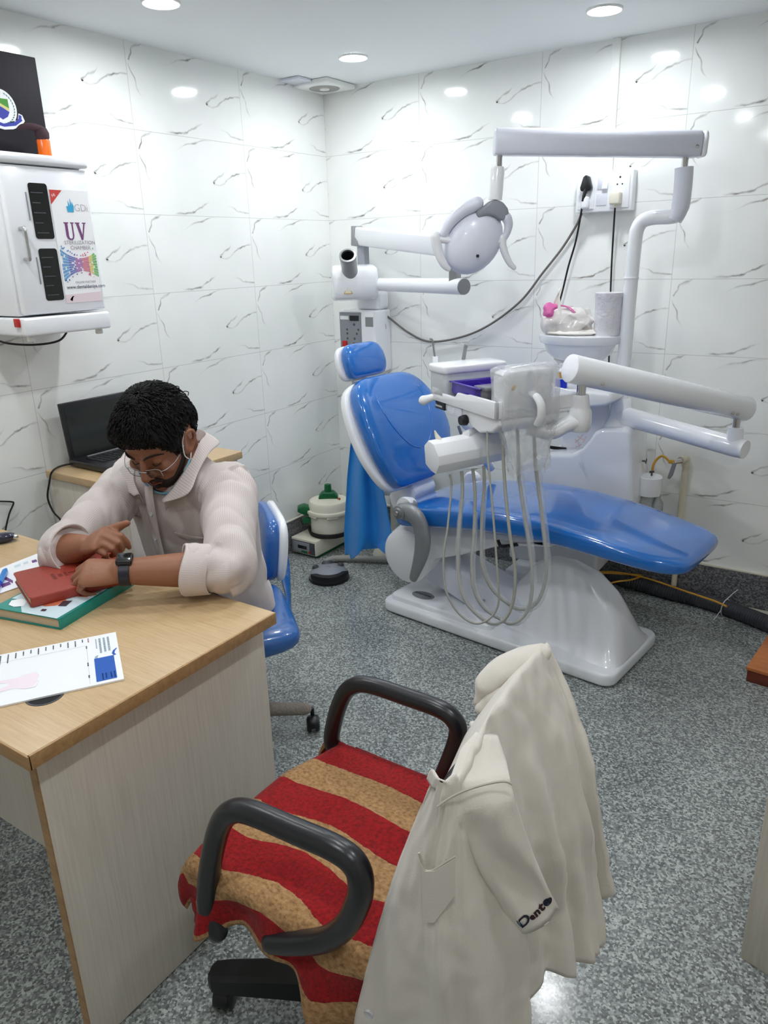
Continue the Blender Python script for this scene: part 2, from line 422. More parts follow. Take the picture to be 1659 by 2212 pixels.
struct('ceiling', MB().box((-.1, RY-.1, H), (RX+.1, .1, H+.1)), 'ceil', flat=True)
struct('baseboard_left', MB().box((0, RY, 0), (.009, -.009, SK-.004), r=.001), 'skirt', flat=True)
struct('baseboard_back', MB().box((0, -.009, 0), (RX, 0, SK-.004), r=.001), 'skirt', flat=True)
struct('trim_1', MB().box((.009, -.011, SK-.004), (RX, 0, SK+.004), r=.0015), 'cream', flat=True)
struct('trim_2', MB().box((0, RY, SK-.004), (.010, 0, SK+.002), r=.0015), 'cream', flat=True)
struct('trim_3', MB().box((1.95, -.03, 0), (RX, -.009, .022), r=.003), 'cream', flat=True)

# recessed ceiling downlights
def downlight(loc, label, group=None):
    t = thing('downlight', label, 'ceiling light', loc, group)
    x, y, z = loc
    build('frame', MB().lathe([(.050, -.001), (.062, -.001), (.062, -.006), (.058, -.008), (.050, -.006), (.049, -.001)], loc, Z, 32), 'plain', t)
    build('lens', MB().lathe([(1e-4, -.0035), (.0485, -.0035), (.0485, -.001), (1e-4, -.001)], loc, Z, 32), 'lamp', t)
    return t
d0 = downlight((.50, -.44, H), 'lit round downlight nearest the room corner')
def copy_tree(o, loc, label, group=None):
    c = o.copy(); COL.objects.link(c); c.location = V(loc); c['label'] = label
    if group: c['group'] = group
    for ch in list(o.children):
        k = ch.copy(); COL.objects.link(k); k.parent = c
        for g in list(ch.children):
            q = g.copy(); COL.objects.link(q); q.parent = k
    return c
copy_tree(d0, (.44, -1.39, H), 'lit round downlight cut by the top edge above the left wall')
copy_tree(d0, (1.53, -.405, H), 'lit round downlight in front of the wall conduit')
for x, y in ((1.53, -1.39), (.44, -2.34), (1.53, -2.34), (2.60, -2.34), (1.53, -3.3), (2.60, -3.3)):  # last two are added fill to brighten the foreground, no such fitting known
    copy_tree(d0, (x, y, H), 'lit round ceiling downlight outside the view', 'downlights out of view')

# exhaust fan grille in the ceiling corner
t = thing('exhaust_fan', 'square white exhaust fan grille in the ceiling corner', 'exhaust fan', (.105, -.125, H))
build('grille_plate', MB().box((.004, -.235, H-.022), (.205, -.012, H), r=.008), 'plain', t)
g = MB()
g.lathe([(.024, -.024), (.070, -.024), (.074, -.021), (.024, -.021)], (.105, -.125, H), Z, 36)
build('grille_ring', g, mat('grille_grey', (158, 156, 150), .6), t)
build('fan_hub', MB().lathe([(1e-4, -.028), (.022, -.028), (.026, -.022), (1e-4, -.021)], (.105, -.125, H), Z, 24), 'plain', t)
build('loose_flap', MB().box((.012, -.335, H-.012), (.12, -.238, H-.001), r=.003), 'lav', t)

# plastic conduit and switchboard on the back wall
single('cable_conduit', MB().box((1.435, -.016, 1.80), (1.468, 0, H), r=.003), 'plain', 'white plastic conduit running from ceiling down to the switchboard', 'conduit')
t = thing('switchboard', 'white wall switchboard with two sockets and a raised switch', 'switchboard', (1.45, -.03, 1.648))
sx0, sx1, sz0, sz1, sy = 1.335, 1.567, 1.648, 1.80, -.052
build('box', MB().box((sx0, sy, sz0), (sx1, 0, sz1), r=.004), 'white2', t)
for xa, xb in ((sx0+.010, sx0+.078), (sx1-.088, sx1-.012)):
    build('socket_panel', MB().box((xa, sy-.004, sz0+.012), (xb, sy+.002, sz1-.012), r=.002), 'white2', t)
build('switch', MB().prism([(0, 0), (.011, 0), (.004, .032), (0, .032)], (sx0+.110, sy-.002, sz0+.086), -Y, Z, X*.022, r=.001), 'white2', t)
build('blank_module', MB().box((sx0+.088, sy-.003, sz0+.086), (sx0+.108, sy+.001, sz1-.018), r=.001), 'lav', t)
build('blank_module', MB().box((sx0+.086, sy-.003, sz0+.025), (sx0+.130, sy+.001, sz0+.070), r=.001), 'lav', t)
for dx, dz, r in ((0, .026, .004), (-.010, 0, .003), (.010, 0, .003)): build('socket_hole', MB().disc((sx1-.052+dx, sy-.0045, sz1-.052+dz), -Y, r, 12), 'dark', t)
build('lower_plug', MB().box((sx0+.032, sy-.034, sz0+.012), (sx0+.062, sy, sz0+.062), r=.010), 'white2', t)

def plug_cord(name, label, pts, r, mname, plug=None, pm=None):
    P = [V(p) for p in pts]; t = thing(name, label, 'cord', P[-1])
    build('cable', MB().tube(spline(P, 8), r, 10), mname, t)
    if plug: build('plug', plug, pm, t)
    return t
c = on_y(1266, 398, -.075)
pl = MB().prism([(-.021, -.026), (.021, -.026), (.024, -.012), (.012, .026), (.004, .034), (-.006, .034), (-.013, .026), (-.024, -.012)], c+Y*.022, X, Z, -Y*.030, r=.006)
pl.tube([c+V((0, 0, -.02)), c+V((-.004, -.008, -.045)), c+V((-.008, -.008, -.065))], [.009, .007, .005], 10)
plug_cord('power_cord', 'black cord with triangular black plug hanging from the switchboard',
  [c+V((-.004, -.008, -.04)), on_y(1256, 455, -.075), on_y(1244, 520, -.06), on_y(1228, 575, -.05), on_y(1216, 625, -.05), on_y(1205, 665, -.06), on_y(1190, 720, -.06)], .0042, 'cblack', pl, 'black')
c = on_y(1330, 428, -.07)
pl = MB().box((-.022, -.020, -.024), (.022, .020, .024), r=.007, org=c); pl.tube([c-Z*.02, c-Z*.036], [.008, .005], 10)
plug_cord('power_cord', 'dark cord with cream plug dropping straight behind the white roll',
  [c-Z*.03, on_y(1324, 520, -.05), on_y(1320, 600, -.045), on_y(1317, 700, -.04), on_y(1315, 800, -.04), on_y(1314, 915, -.04)], .0038, 'cblack', pl, 'cream')
plug_cord('power_cord', 'long grey cable sagging along the back wall to the x-ray control box',
  [on_y(1256, 462, -.06), on_y(1246, 485, -.03), on_y(1215, 535, -.02), on_y(1172, 590, -.02), on_y(1125, 650, -.02), on_y(1060, 700, -.02), on_y(1000, 727, -.02), on_y(930, 738, -.02), on_y(885, 720, -.02), on_y(845, 690, -.025), on_y(822, 672, -.04), on_y(806, 672, -.06)], .0052, 'wire')

# PVC water pipe with tap
px_ = on_y(1480, 1010, -.035)
t = thing('water_pipe', 'ivory upright water pipe with a small tap on the back wall', 'pipe', (px_.x+.004, -.035, .02))
b0 = V((px_.x+.006, -.035, .0)); top = V((px_.x, -.035, px_.z+.03))
build('pipe', MB().tube([b0, lerp(b0, top, .5), top], .0125, 16), 'pvc', t)
build('elbow', MB().tube(spline([top-Z*.025, top+Z*.004, top+V((-.006, -.022, .012)), top+V((-.012, -.04, .010))], 5), .0165, 16), 'pvc', t)
e = top+V((-.014, -.05, .006))
build('tap_body', MB().tube([e+V((.004, .012, .002)), e+V((-.028, -.012, -.006))], [.012, .009], 12), 'chrome', t)
build('tap_lever', MB().prism([(-.008, 0), (.008, 0), (.011, -.055), (.004, -.075), (-.006, -.07)], e+V((-.014, -.012, -.004)), (X*.8-Y*.3).normalized(), (Z+X*.25).normalized(), V((-.004, -.008, 0)), r=.002), 'grey', t)
q = e+V((-.034, -.014, -.002))
tz = MB().tube(spline([q+V((.012, .005, 0)), q, on_y(1430, 985, -.08), on_y(1412, 1003, -.09), on_y(1407, 1040, -.10), on_y(1405, 1085, -.11)], 7), .0052, 10)
tz.tube([q+V((.014, .006, .001)), q+V((-.008, -.002, .001))], .0085, 10)
build('yellow_tube', tz, 'yellow', t)

# grey corrugated hose along the skirting, its tie and the yellow tubing
hp = [on_z(1300, 1232, .034), on_z(1350, 1252, .034), on_z(1400, 1266, .034), on_z(1450, 1280, .034), on_z(1500, 1292, .034), on_z(1560, 1310, .034), on_z(1610, 1328, .034), on_z(1659, 1347, .034), on_z(1700, 1362, .034)]
sp = spline(hp, 40); n = len(sp)
single('corrugated_hose', MB().tube(sp, [.0325+.0022*math.sin(i*1.6) for i in range(n)], 18), 'dgrey', 'thick dark grey corrugated hose lying along the skirting', 'hose')
tp = sp[205]; td = (sp[210]-sp[200]).normalized(); ts = td.cross(Z).normalized()
k = MB().tube([tp+(ts*math.cos(a)+Z*math.sin(a))*.0368 for a in (2*PI*j/24 for j in range(24))], .002, 6, closed=True)
k.tube(spline([tp+Z*.037, tp+Z*.06+ts*-.02+td*.012, tp+Z*.085-ts*.03+td*.03], 5), .002, 6); k.tube(spline([tp+ts*.037, tp+ts*.055-Z*.028+td*-.008, tp+ts*.085-Z*.032-td*.004], 5), .002, 6)
single('string_tie', k, 'loop', 'white string tied round the grey corrugated hose', 'string')
yt = MB()
yt.tube(spline([on_z(1275, 1240, .07), on_z(1300, 1238, .075), on_z(1345, 1240, .075), on_z(1385, 1243, .07), on_z(1365, 1252, .08), on_z(1335, 1256, .085), on_z(1310, 1262, .07)], 6), .0042, 8)
yt.tube(spline([on_z(1270, 1236, .07), on_z(1330, 1236, .08), on_z(1400, 1250, .08), on_z(1480, 1277, .075), on_z(1540, 1297, .073), on_z(1570, 1310, .07)], 6), .0042, 8)
single('yellow_tubing', yt, 'yellow', 'thin yellow tubing resting on the grey corrugated hose', 'tubing')

# ------------------------------------------------------------------ UV cabinet on the left wall
D = .28; cy0, cy1 = -1.935, -1.632; cz0, cz1 = 1.352, 1.79
t = thing('sterilizer_cabinet', 'white wall mounted UV cabinet with two dark windows', 'cabinet', (D/2, -1.785, 1.27))
build('body', MB().box((0, cy0, cz0), (D-.028, cy1, cz1), r=.006), 'white2', t)
build('top_panel', MB().box((0, cy0-.006, cz1), (D+.008, cy1+.004, cz1+.03), r=.010), 'white2', t)
build('base_box', MB().box((0, cy0-.006, 1.292), (D+.008, cy1+.006, cz0-.004), r=.008), 'white2', t)
dr = MB().box((D-.024, cy0+.004, cz0+.004), (D, cy1-.002, cz1-.004), r=.007)
door = build('door', dr, 'white2', t)
FX = D+.0006
def dq(px, py): p = on_x(px, py, D); return V((FX, p.y, p.z))
def wpoly(c4, r=.012):
    """rounded quad following four door points"""
    out = []; c4 = [V(c) for c in c4]
    for i in range(4):
        a, b, c = c4[i-1], c4[i], c4[(i+1) % 4]; u = (a-b).normalized()*r; w = (c-b).normalized()*r
        out += [b+u*(1-math.sin(x))+w*(1-math.cos(x)) for x in (0, .5, 1.05, PI/2)]
    return out
def flatpoly(mb, pts, m=0, thick=.0012, n=X):
    k = len(pts); n = V(n); mb.add([p for p in pts]+[p+n*thick for p in pts], [tuple(range(k, 2*k)), tuple(range(k-1, -1, -1))]+[(i, (i+1) % k, k+(i+1) % k, k+i) for i in range(k)], m); return mb
yW0 = dq(55, 393).y; yW1 = dq(99, 396).y
wins = []
for za, zb in ((dq(56, 394).z, dq(78, 516).z), (dq(80, 537).z, dq(100, 650).z)):
    w = build('window', flatpoly(MB(), wpoly([(FX, yW0+.004, za), (FX, yW1, za), (FX, yW1, zb), (FX, yW0+.004, zb)], .008)), 'screen', door)
    for i in range(5):
        z = lerp(zb, za, .1+.18*i); build('shelf_edge', MB().box((FX+.001, yW0+.010, z), (FX+.0019, lerp(yW0, yW1, .55 if i % 2 else .75), z+.003)), 'dgrey', w)
    sb = MB(); mz = lerp(zb, za, .55)
    build('window_seal', sb.box((FX, yW0-.008, mz-.035), (FX+.0012, yW0-.004, mz+.045)), 'grey', door)
h0, h1 = dq(44, 494), dq(58, 560)
hy = (h0.y+h1.y)/2-.004
build('handle', MB().tube(spline([(D, hy, h0.z), (D+.018, hy, h0.z), (D+.026, hy, h0.z-.006), (D+.026, hy, h1.z+.006), (D+.018, hy, h1.z), (D, hy, h1.z)], 4), .0055, 12), 'chrome', door)
# printed sticker
st = MB(); sy0, sy1 = yW1+.006, cy1-.012; szt, szb = dq(103, 408).z, dq(145, 655).z
flatpoly(st, [V((FX, sy0, szt)), V((FX, sy1, szt)), V((FX, sy1, szb)), V((FX, sy0, szb))], 0, .0006)
Q = lambda a, b: V((FX+.0010, lerp(sy0, sy1, a), lerp(szb, szt, b)))
def SP(pts, m): flatpoly(st, [Q(a, b) for a, b in pts], m, .0003)
SP([(0.0, .995), (.32, .995), (0.0, .87)], 1)
text_mesh(st, 'Hi', Q(.05, .93), (Y-Z*-.35).normalized(), (Z-Y*.35).normalized(), .014, 0, .0006)
SP([(.40, .81), (.56, .81), (.58, .86), (.54, .90), (.53, .86), (.50, .93), (.48, .86), (.44, .91), (.43, .86), (.38, .86)], 2)
text_mesh(st, 'GDi', Q(.58, .82), Y, Z, .030, 3, .0004, bold=-.02)
# serif U and V
def serifUV():
    U = [(0, 1), (.42, 1), (.42, .95), (.33, .93), (.33, .25), (.36, .13), (.45, .08), (.55, .08), (.64, .13), (.68, .25), (.68, .93), (.58, .95), (.58, 1), (.9, 1), (.9, .95), (.80, .93), (.80, .24), (.74, .09), (.62, .0), (.36, 0), (.2, .06), (.12, .18), (.10, .28), (.10, .93), (0, .95)]
    Vv = [(1.0, 1), (1.42, 1), (1.42, .95), (1.34, .93), (1.55, .28), (1.76, .93), (1.64, .95), (1.64, 1), (1.98, 1), (1.98, .95), (1.88, .93), (1.56, 0), (1.42, 0), (1.10, .93), (1.0, .95)]
    return U, Vv
for g in serifUV(): SP([(.24+.30*x, .565+.155*y) for x, y in g], 4)
text_mesh(st, 'STERILIZATION', Q(.60, .525), Y, Z, .0165, 3, .0004, 'CENTER'); text_mesh(st, 'CHAMBER', Q(.60, .48), Y, Z, .0165, 3, .0004, 'CENTER')
rnd = random.Random(3)
cols = [5, 5, 6, 6, 7, 7, 8, 8, 9, 10]
for i in range(26):
    a = i/25; hw = .060+.085*(abs(a-.55)/.55)**2.0; nk = 9
    for k in range(nk):
        if rnd.random() < .10: continue
        b0 = -hw+2*hw*k/nk; b1 = b0+2*hw/nk*.78
        SP([(.04+.92*a, .345+b0), (.04+.92*a+.032, .345+b0*.985), (.04+.92*a+.032, .345+b1*.985), (.04+.92*a, .345+b1)], cols[min(int(a*10), 9)])
for i in range(34):
    a = rnd.random(); s = rnd.choice((-1, 1)); hw = .060+.085*(abs(a-.55)/.55)**2; b = .345+s*(hw+.008+rnd.random()*.03)
    SP([(.04+.92*a, b), (.065+.92*a, b), (.065+.92*a, b+.012), (.04+.92*a, b+.012)], cols[min(int(a*10), 9)])
text_mesh(st, 'ONLINE PARTNER', Q(.60, .175), Y, Z, .0095, 3, .0004, 'CENTER')
text_mesh(st, 'www.dentaldeniya.com', Q(.60, .128), Y, Z, .0155, 11, .0004, 'CENTER', bold=.012)
SP([(.10, .03), (.16, .015), (.20, .05), (.24, .06), (.18, .062), (.15, .05)], 1); SP([(0, 0), (1, 0), (1, .09), (0, .075)], 12)
pm = lambda n, c: mat(n, c, .35)
build('sticker', st, [mat('sticker_white', (246, 246, 248), .4), pm('print_red', (205, 70, 62)), pm('print_cyan', (64, 168, 214)), pm('print_grey', (150, 146, 156)), pm('print_plum', (122, 74, 122)), pm('print_lightblue', (110, 165, 215)), pm('print_blue', (108, 120, 190)), pm('print_violet', (176, 112, 176)), pm('print_rose', (214, 120, 140)), pm('print_yellow', (226, 206, 120)), pm('print_green', (120, 190, 110)), pm('print_navy', (70, 72, 100)), pm('print_blush', (232, 214, 220))], door, flat=True)
sw = on_p(38, 698, (0, cy0-.008, 0), Y)
build('power_switch', MB().box((sw.x-.014, cy0-.013, sw.z-.013), (sw.x+.014, cy0-.007, sw.z+.013), r=.002), 'red', t)
for y in (cy0+.03, cy1-.02):
    build('foot', MB().lathe([(.011, -.016), (.013, -.012), (.011, .004)], (D-.03, y, 1.290), Z, 14), 'plain', t)
build('power_lead', MB().tube(spline([(.10, cy0-.012, 1.305), (.11, cy0-.016, 1.286), (.15, cy0+.01, 1.266), (.19, cy0+.08, 1.256), (.2, cy0+.16, 1.262), (.17, cy0+.22, 1.292)], 7), .0036, 8), 'cblack', t)

# black board with a crest, standing on the cabinet
bx = .10; tR = on_x(75, 124, bx); zb = cz1+.030
t = thing('crest_board', 'black board with a green and blue crest, standing on the UV cabinet', 'board', (bx, -2.02, zb))
yb1 = tR.y+.002
build('board', MB().box((bx-.022, yb1-.30, zb), (bx, yb1, tR.z), r=.003), mat('board_black', (30, 28, 34), .65, spec=.3), t)
cc = on_x(2, 232, bx+.001); cx = bx+.0008
E_ = lambda a, r1, r2, n0, n1, n=24: [V((cx, cc.y+r1*math.cos(lerp(n0, n1, i/n)), cc.z+r2*math.sin(lerp(n0, n1, i/n)))) for i in range(n+1)]
m = MB(); k = 1.0
def CP(pts, mi, e): flatpoly(m, [V((cx+e, cc.y+y*.001, cc.z+z*.001)) for y, z in pts], mi, .0004)
def ring(cy, cz, r, n=30): return [(cy+r*math.cos(2*PI*i/n), cz+r*1.02*math.sin(2*PI*i/n)) for i in range(n)]
CP(ring(0, 0, 52), 0, 0)
CP([(-74, -30), (-60, -46), (-30, -58), (0, -62), (30, -58), (60, -46), (74, -30), (68, -14), (56, -10), (50, -30), (0, -45), (-50, -30), (-56, -10), (-68, -14)], 0, 0)
CP([(-66, -30), (-40, -47), (0, -54), (40, -47), (66, -30), (60, -20), (38, -37), (0, -45), (-38, -37), (-60, -20)], 1, .0005)
CP([(56, -14), (65, -16), (63, -28), (52, -30)], 1, .0006); CP([(-56, -14), (-65, -16), (-63, -28), (-52, -30)], 1, .0006)
CP([(-26, 26), (26, 26), (27, 0), (-26, 22)], 2, .0005); CP([(-26, 14), (26, -10), (18, -24), (0, -34), (-18, -24), (-26, -6)], 1, .0005); CP([(-26, 22), (27, 0), (26, -8), (-26, 14)], 3, .0006)
for s in (-1, 1):
    for i in range(13):
        a = R_(-72+i*11); r = 43; y, z = r*math.cos(a)*s, r*math.sin(a); d = a+R_(60); 
        CP([(y, z), (y+s*6*math.cos(d), z+6*math.sin(d)), (y+s*9*math.cos(a+R_(85)), z+9*math.sin(a+R_(85))), (y+s*3*math.cos(a+R_(110)), z+3*math.sin(a+R_(110)))], 4, .0005)
CP([(-3, 30), (3, 30), (6, 44), (0, 52), (-6, 44)], 3, .0005)
build('crest', m, ['white2', pm('crest_blue', (58, 66, 160)), pm('crest_green', (70, 140, 50)), pm('crest_gold', (206, 200, 130)), pm('crest_leaf', (70, 120, 110))], t, flat=True)
o = on_x(97, 330, .16)
t = thing('bottle', 'orange bottle with a dark maroon cloth top beside the black crest board', 'bottle', (.16, o.y, zb))
build('body', MB().lathe([(.0, 0), (.017, 0), (.0185, .006), (.0185, .058), (.015, .064), (.0, .064)], (.16, o.y, zb), Z, 10, sx=1.1, sy=.95), 'orange', t)
cp = MB().lathe([(.016, .060), (.021, .066), (.022, .080), (.016, .094), (.004, .100)], (.16, o.y, zb), Z, 12)
cp.tube(spline([(.16, o.y, zb+.088), (.155, o.y-.028, zb+.096), (.145, o.y-.055, zb+.094), (.14, o.y-.072, zb+.086)], 5), rspline([.014, .011, .008, .003], 5), 10)
build('cloth_top', cp, 'maroon', t)

# ------------------------------------------------------------------ wall mounted x-ray
pT = on_y(768, 530, -.13)
t = thing('xray_unit', 'white wall mounted dental x-ray unit with folded arm and tube head', 'x-ray machine', (.27, -.06, 1.0))
a0 = on_y(732, 670, -.15); a1 = on_y(811, 752, -.15)
bxx = build('control_box', MB().box((a0.x, -.15, a1.z-.13), (a1.x, 0, a0.z), r=.012), 'white2', t)
g0 = on_y(734, 674, -.151); g1 = on_y(782, 748, -.151)
pn = build('control_panel', MB().box((a0.x+.004, -.1535, g1.z-.02), (g1.x, -.149, g0.z), r=.0015), 'grey', bxx)
pz = g0.z; m = MB().box((a0.x+.070, -.1555, pz-.042), (a0.x+.125, -.153, pz-.016)); build('display', m, 'black', bxx)
build('panel_label', MB().box((a0.x+.010, -.1550, pz-.036), (a0.x+.062, -.153, pz-.018)), 'paper', bxx)
for i, (u, w) in enumerate(((.095, .06), (.05, .085), (.05, .105), (.05, .13), (.095, .13), (.11, .105), (.12, .085))): build('button', MB().disc((a0.x+u, -.1538, pz-w), -Y, .006 if i else .007, 10), 'dgrey', bxx)
sw = on_y(745, 742, -.155); build('red_switch', MB().box((sw.x-.014, -.160, sw.z-.014), (sw.x+.014, -.152, sw.z+.014), r=.002), 'red', bxx)
sw = on_y(768, 745, -.155); build('black_switch', MB().box((sw.x-.016, -.158, sw.z-.010), (sw.x+.016, -.152, sw.z+.010), r=.002), 'black', bxx)
q0 = on_y(789, 685, -.1505); q1 = on_y(806, 706, -.1505)
build('rating_plate', MB().box((q0.x, -.1515, q1.z), (q1.x, -.149, q0.z)), 'silver', bxx)
wp = MB().box((a0.x+.07, -.10, a0.z), (a1.x-.005, 0, a0.z+.09), r=.02)
build('wall_bracket', wp, 'white2', t)
PX = .278; PY = -.10
build('post', MB().box((PX-.022, PY-.022, a0.z+.05), (PX+.022, PY+.022, pT.z), r=.004), 'grey', t)
jn = V((.955, -.40, 0)); zl = facing(1003, 618, jn).z; zu = facing(1003, 535, jn).z
dv = (V((jn.x, jn.y, 0))-V((PX, PY, 0))).normalized(); nv = Z.cross(dv)
zt = pT.z+.045
sl = (V((jn.x, jn.y, zu))-V((PX, PY, zt)))
A0 = V((PX, PY, zt))-dv*.06
B0 = V((jn.x, jn.y, zu))+dv*.03
um = MB(); axd = (B0-A0).normalized(); up = (Z-axd*Z.dot(axd)).normalized()
um.prism([(-.024, -.042), (.024, -.042), (.028, -.03), (.028, .036), (.02, .044), (-.02, .044), (-.028, .036), (-.028, -.03)], A0+axd*.03, nv, up, B0-A0, r=.004)
ua = build('spring_arm', um, 'white2', t)
build('arm_cap', MB().prism([(-.004, -.046), (.07, -.046), (.062, -.02), (.03, .0), (.012, .046), (-.004, .046)], A0+nv*-.03, axd, up, nv*.06, r=.004), 'silver', ua)
build('arm_pivot', MB().box((jn.x-.02, jn.y-.02, zl), (jn.x+.02, jn.y+.02, zu), r=.004), 'silver', t)
TA = V((jn.x, jn.y, zl))+dv*.06; TB = V((.40, -.145, zl-.002))
lm = MB().tube([TB, lerp(TB, TA, .5), TA], [.030, .032, .034], 24)
la = build('tube_arm', lm, 'white2', t)
ld = (TA-TB).normalized(); build('end_cap', MB().lathe([(1e-4, 0), (.032, 0), (.0325, -.003), (1e-4, -.003)], TA+ld*.004, ld, 24), 'silver', la)
build('head_joint', MB().tube([TB-ld*.05, TB+ld*.004], [.026, .026], 18), 'grey', la)
HC = V((.285, -.20, zl+.005)); hx = (R0*.93+Y*.15).normalized(); hx = V((hx.x, hx.y, 0)).normalized(); hn = hx.cross(Z)
hd = MB().prism([(-.055, -.085), (.06, -.07), (.075, -.03), (.075, .045), (.055, .078), (-.03, .09), (-.07, .06), (-.08, -.05)], HC-hx*.105+hn*0, hn, Z, hx*.22, r=.018, seg=3)
head = build('tube_head', hd, 'white2', t)
cd = (T0*.72+Z*.62+X*-.05).normalized(); cb = HC+T0*.03+Z*.035-hx*.012
build('cone', MB().lathe([(.038, 0), (.038, .125), (.040, .13), (.040, .145), (.031, .146), (.030, .02), (1e-4, .02)], cb, cd, 28), 'silver', head)
build('cone_bore', MB().lathe([(.0295, .03), (.0295, .138), (.0288, .138), (.0288, .032), (1e-4, .031), (1e-4, .03)], cb, cd, 24), 'dark', head)
wc = facing(752, 628, HC+hn*.078); tr = MB()
for s, mi, e in ((.026, 0, .0004), (.0195, 1, .0009)):
    pp = [wc+hn*(e+.0)+hx*(s*math.cos(R_(90+120*i)))+Z*(s*math.sin(R_(90+120*i))-.002) for i in range(3)]; flatpoly(tr, pp, mi, .0004, hn)
tr.lathe([(.0001, .0012), (.003, .0012)], wc, hn, 8, 0)
build('warning_sign', tr, ['gold', 'cream'], head, flat=True)
cb = MB(); c0 = on_y(812, 700, -.05)
for i, (dx, dz, r) in enumerate(((0, 0, .003), (.01, .005, .003), (.004, -.02, .0035))):
    cb.tube(spline([on_y(810, 672, -.08), on_y(826, 680+6*i, -.06), on_y(833-3*i, 708, -.05), on_y(828-4*i, 735, -.05), on_y(812, 744-4*i, -.08)], 7), r, 8)
build('coiled_cable', cb, 'wire', t)
# ------------------------------------------------------------------ dental chair
CO = V((.805, -.808, 0)); AX = V((math.cos(-.115), math.sin(-.115), 0)); BX = V((-AX.y, AX.x, 0))
def L(u, v, z): return CO+AX*u+BX*v+Z*z
def on_v(px, py, v): return on_p(px, py, L(0, v, 0), BX)
ch = thing('dental_chair', 'blue and white reclined dental patient chair on a white moulded base', 'dental chair', L(.54, .22, 0))
# base plate
def rrect(u0, u1, v0, v1, r, n=5):
    o = []
    for cu, cv, a0 in ((u1-r, v0+r, -PI/2), (u1-r, v1-r, 0), (u0+r, v1-r, PI/2), (u0+r, v0+r, PI)):
        for i in range(n+1): a = a0+PI/2*i/n; o.append((cu+r*math.cos(a), cv+r*math.sin(a)))
    return o
bp = MB().prism(rrect(0, 1.085, 0, .45, .05), L(0, 0, .004), AX, BX, Z*.052, r=.014, seg=3)
base = build('base', bp, 'white2', ch)
dk = MB().prism(rrect(.03, .55, .03, .42, .03), L(0, 0, .05), AX, BX, Z*.032, r=.012, seg=3)
dk.prism(rrect(.505, .511, .002, .03, .001), L(0, 0, .0555), AX, BX, Z*.001)
build('base_deck', dk, 'white2', base)
pr = [(.44, .06), (.50, .12), (.56, .22), (.64, .315), (.72, .358), (.80, .362), (.90, .335), (.98, .27), (1.03, .19), (1.062, .11), (1.075, .06)]
ht = lambda u: interp(pr, u)[0]
def sst(a, b, x): t = min(max((x-a)/(b-a), 0), 1); return t*t*(3-2*t)
def hump(i, j):
    u = lerp(.44, 1.075, i); v = lerp(.02, .43, j)
    k = max(0, (u-.55)/.5); lo = .02+.07*(1-k); g = sst(lo, lo+.19-.04*k, v)*sst(.43, .25, v)
    z = .045+(ht(u)-.045)*g
    # the moulded scoop low on the near flank
    z -= .030*math.exp(-((u-.80)/.16)**2-((v-.10)/.05)**2)
    return L(u+.0*v, v, max(z, .045))
build('base_hump', MB().grid(hump, 44, 30), 'white2', base, sharp=60)
ov = MB().lathe([(1e-4, .0015), (.052, .0015), (.056, 0), (1e-4, 0)], L(.165, .10, .0825), Z, 32, sx=1, sy=.62, xdir=AX)
lab = build('oval_label', ov, 'grey', base)
tm = MB(); text_mesh(tm, 'Bestodent', L(.165, .108, .0845), -AX, -BX, .021, 0, .0004, 'CENTER', bold=.02); build('label_lettering', tm, 'dgrey', base, flat=True)
# lift linkage and underside shells
lk = MB().prism([(.10, .30), (.62, .15), (.66, .05), (.48, .055), (.10, .17)], L(0, .12, 0), AX, Z, BX*.20, r=.016)
build('lift_arm', lk, 'lav', ch); [build('bolt', MB().lathe([(.006, 0), (.006, .004), (1e-4, .005)], L(u, .118, .22-.30*(u-.2)), -BX, 10), 'chrome', ch) for u in (.20, .47)]
sh = MB().prism([(.02, .36), (.005, .30), (.03, .215), (.09, .165), (.16, .165), (.215, .22), (.25, .285), (.38, .335), (.58, .425), (.80, .47), (.80, .50), (.30, .47), (.10, .43)], L(0, .05, 0), AX, Z, BX*.30, r=.022, seg=3)
build('seat_shell', sh, 'white', ch)
lob = MB().lathe([(1e-4, .012), (.10, .012), (.12, 0), (.12, -.02)], L(.118, .045, .275), -BX, 36); build('pivot_cover', lob, 'white', ch)
fs = MB().prism([(.60, .475), (1.12, .49), (1.16, .505), (1.12, .512), (.60, .515)], L(0, .06, 0), AX, Z, BX*.27, r=.008); build('leg_rest_shell', fs, 'white', ch)
build('black_link', MB().tube(spline([on_v(1076, 1166, .05), on_v(1082, 1180, .05), on_v(1100, 1179, .05), on_v(1118, 1176, .05)], 3), .007, 8), 'black', ch)
# cushions
seat = [(.065, .445, .012, .10), (.075, .447, .030, .15), (.10, .456, .045, .20), (.16, .478, .055, .232), (.25, .50, .058, .243), (.35, .522, .057, .247), (.5, .545, .054, .25), (.65, .558, .050, .25), (.8, .560, .047, .247), (.95, .551, .043, .24), (1.08, .535, .039, .23), (1.19, .522, .035, .215), (1.25, .517, .031, .195), (1.285, .515, .022, .165), (1.297, .514, .010, .14)]
pd = MB(); st = []
for i, (u, z, h, w) in enumerate(seat):
    a, b = seat[max(i-1, 1)], seat[min(i+1, len(seat)-2)]; tn = (AX*(b[0]-a[0])+Z*(b[1]-a[1])).normalized() if b[0] > a[0] else AX; nn = BX.cross(tn)*-1
    st.append((L(u, .195, z), BX*w, nn*h, .45))
pad(pd, st, 36); build('seat_cushion', pd, 'blue', ch, sharp=80, mods=[SUB(1)])
Bd = V((0, 0, 0)); BB = L(.08, 0, .57)-CO; BT = L(-.16, 0, 1.0)-CO
bt = (AX*(-.24)+Z*.43); bn = (AX*.43+Z*.24).normalized()      # along and out of the back rest
def BR(s, v, e=0): return CO+AX*.08+Z*.57+bt*s+BX*v+bn*e
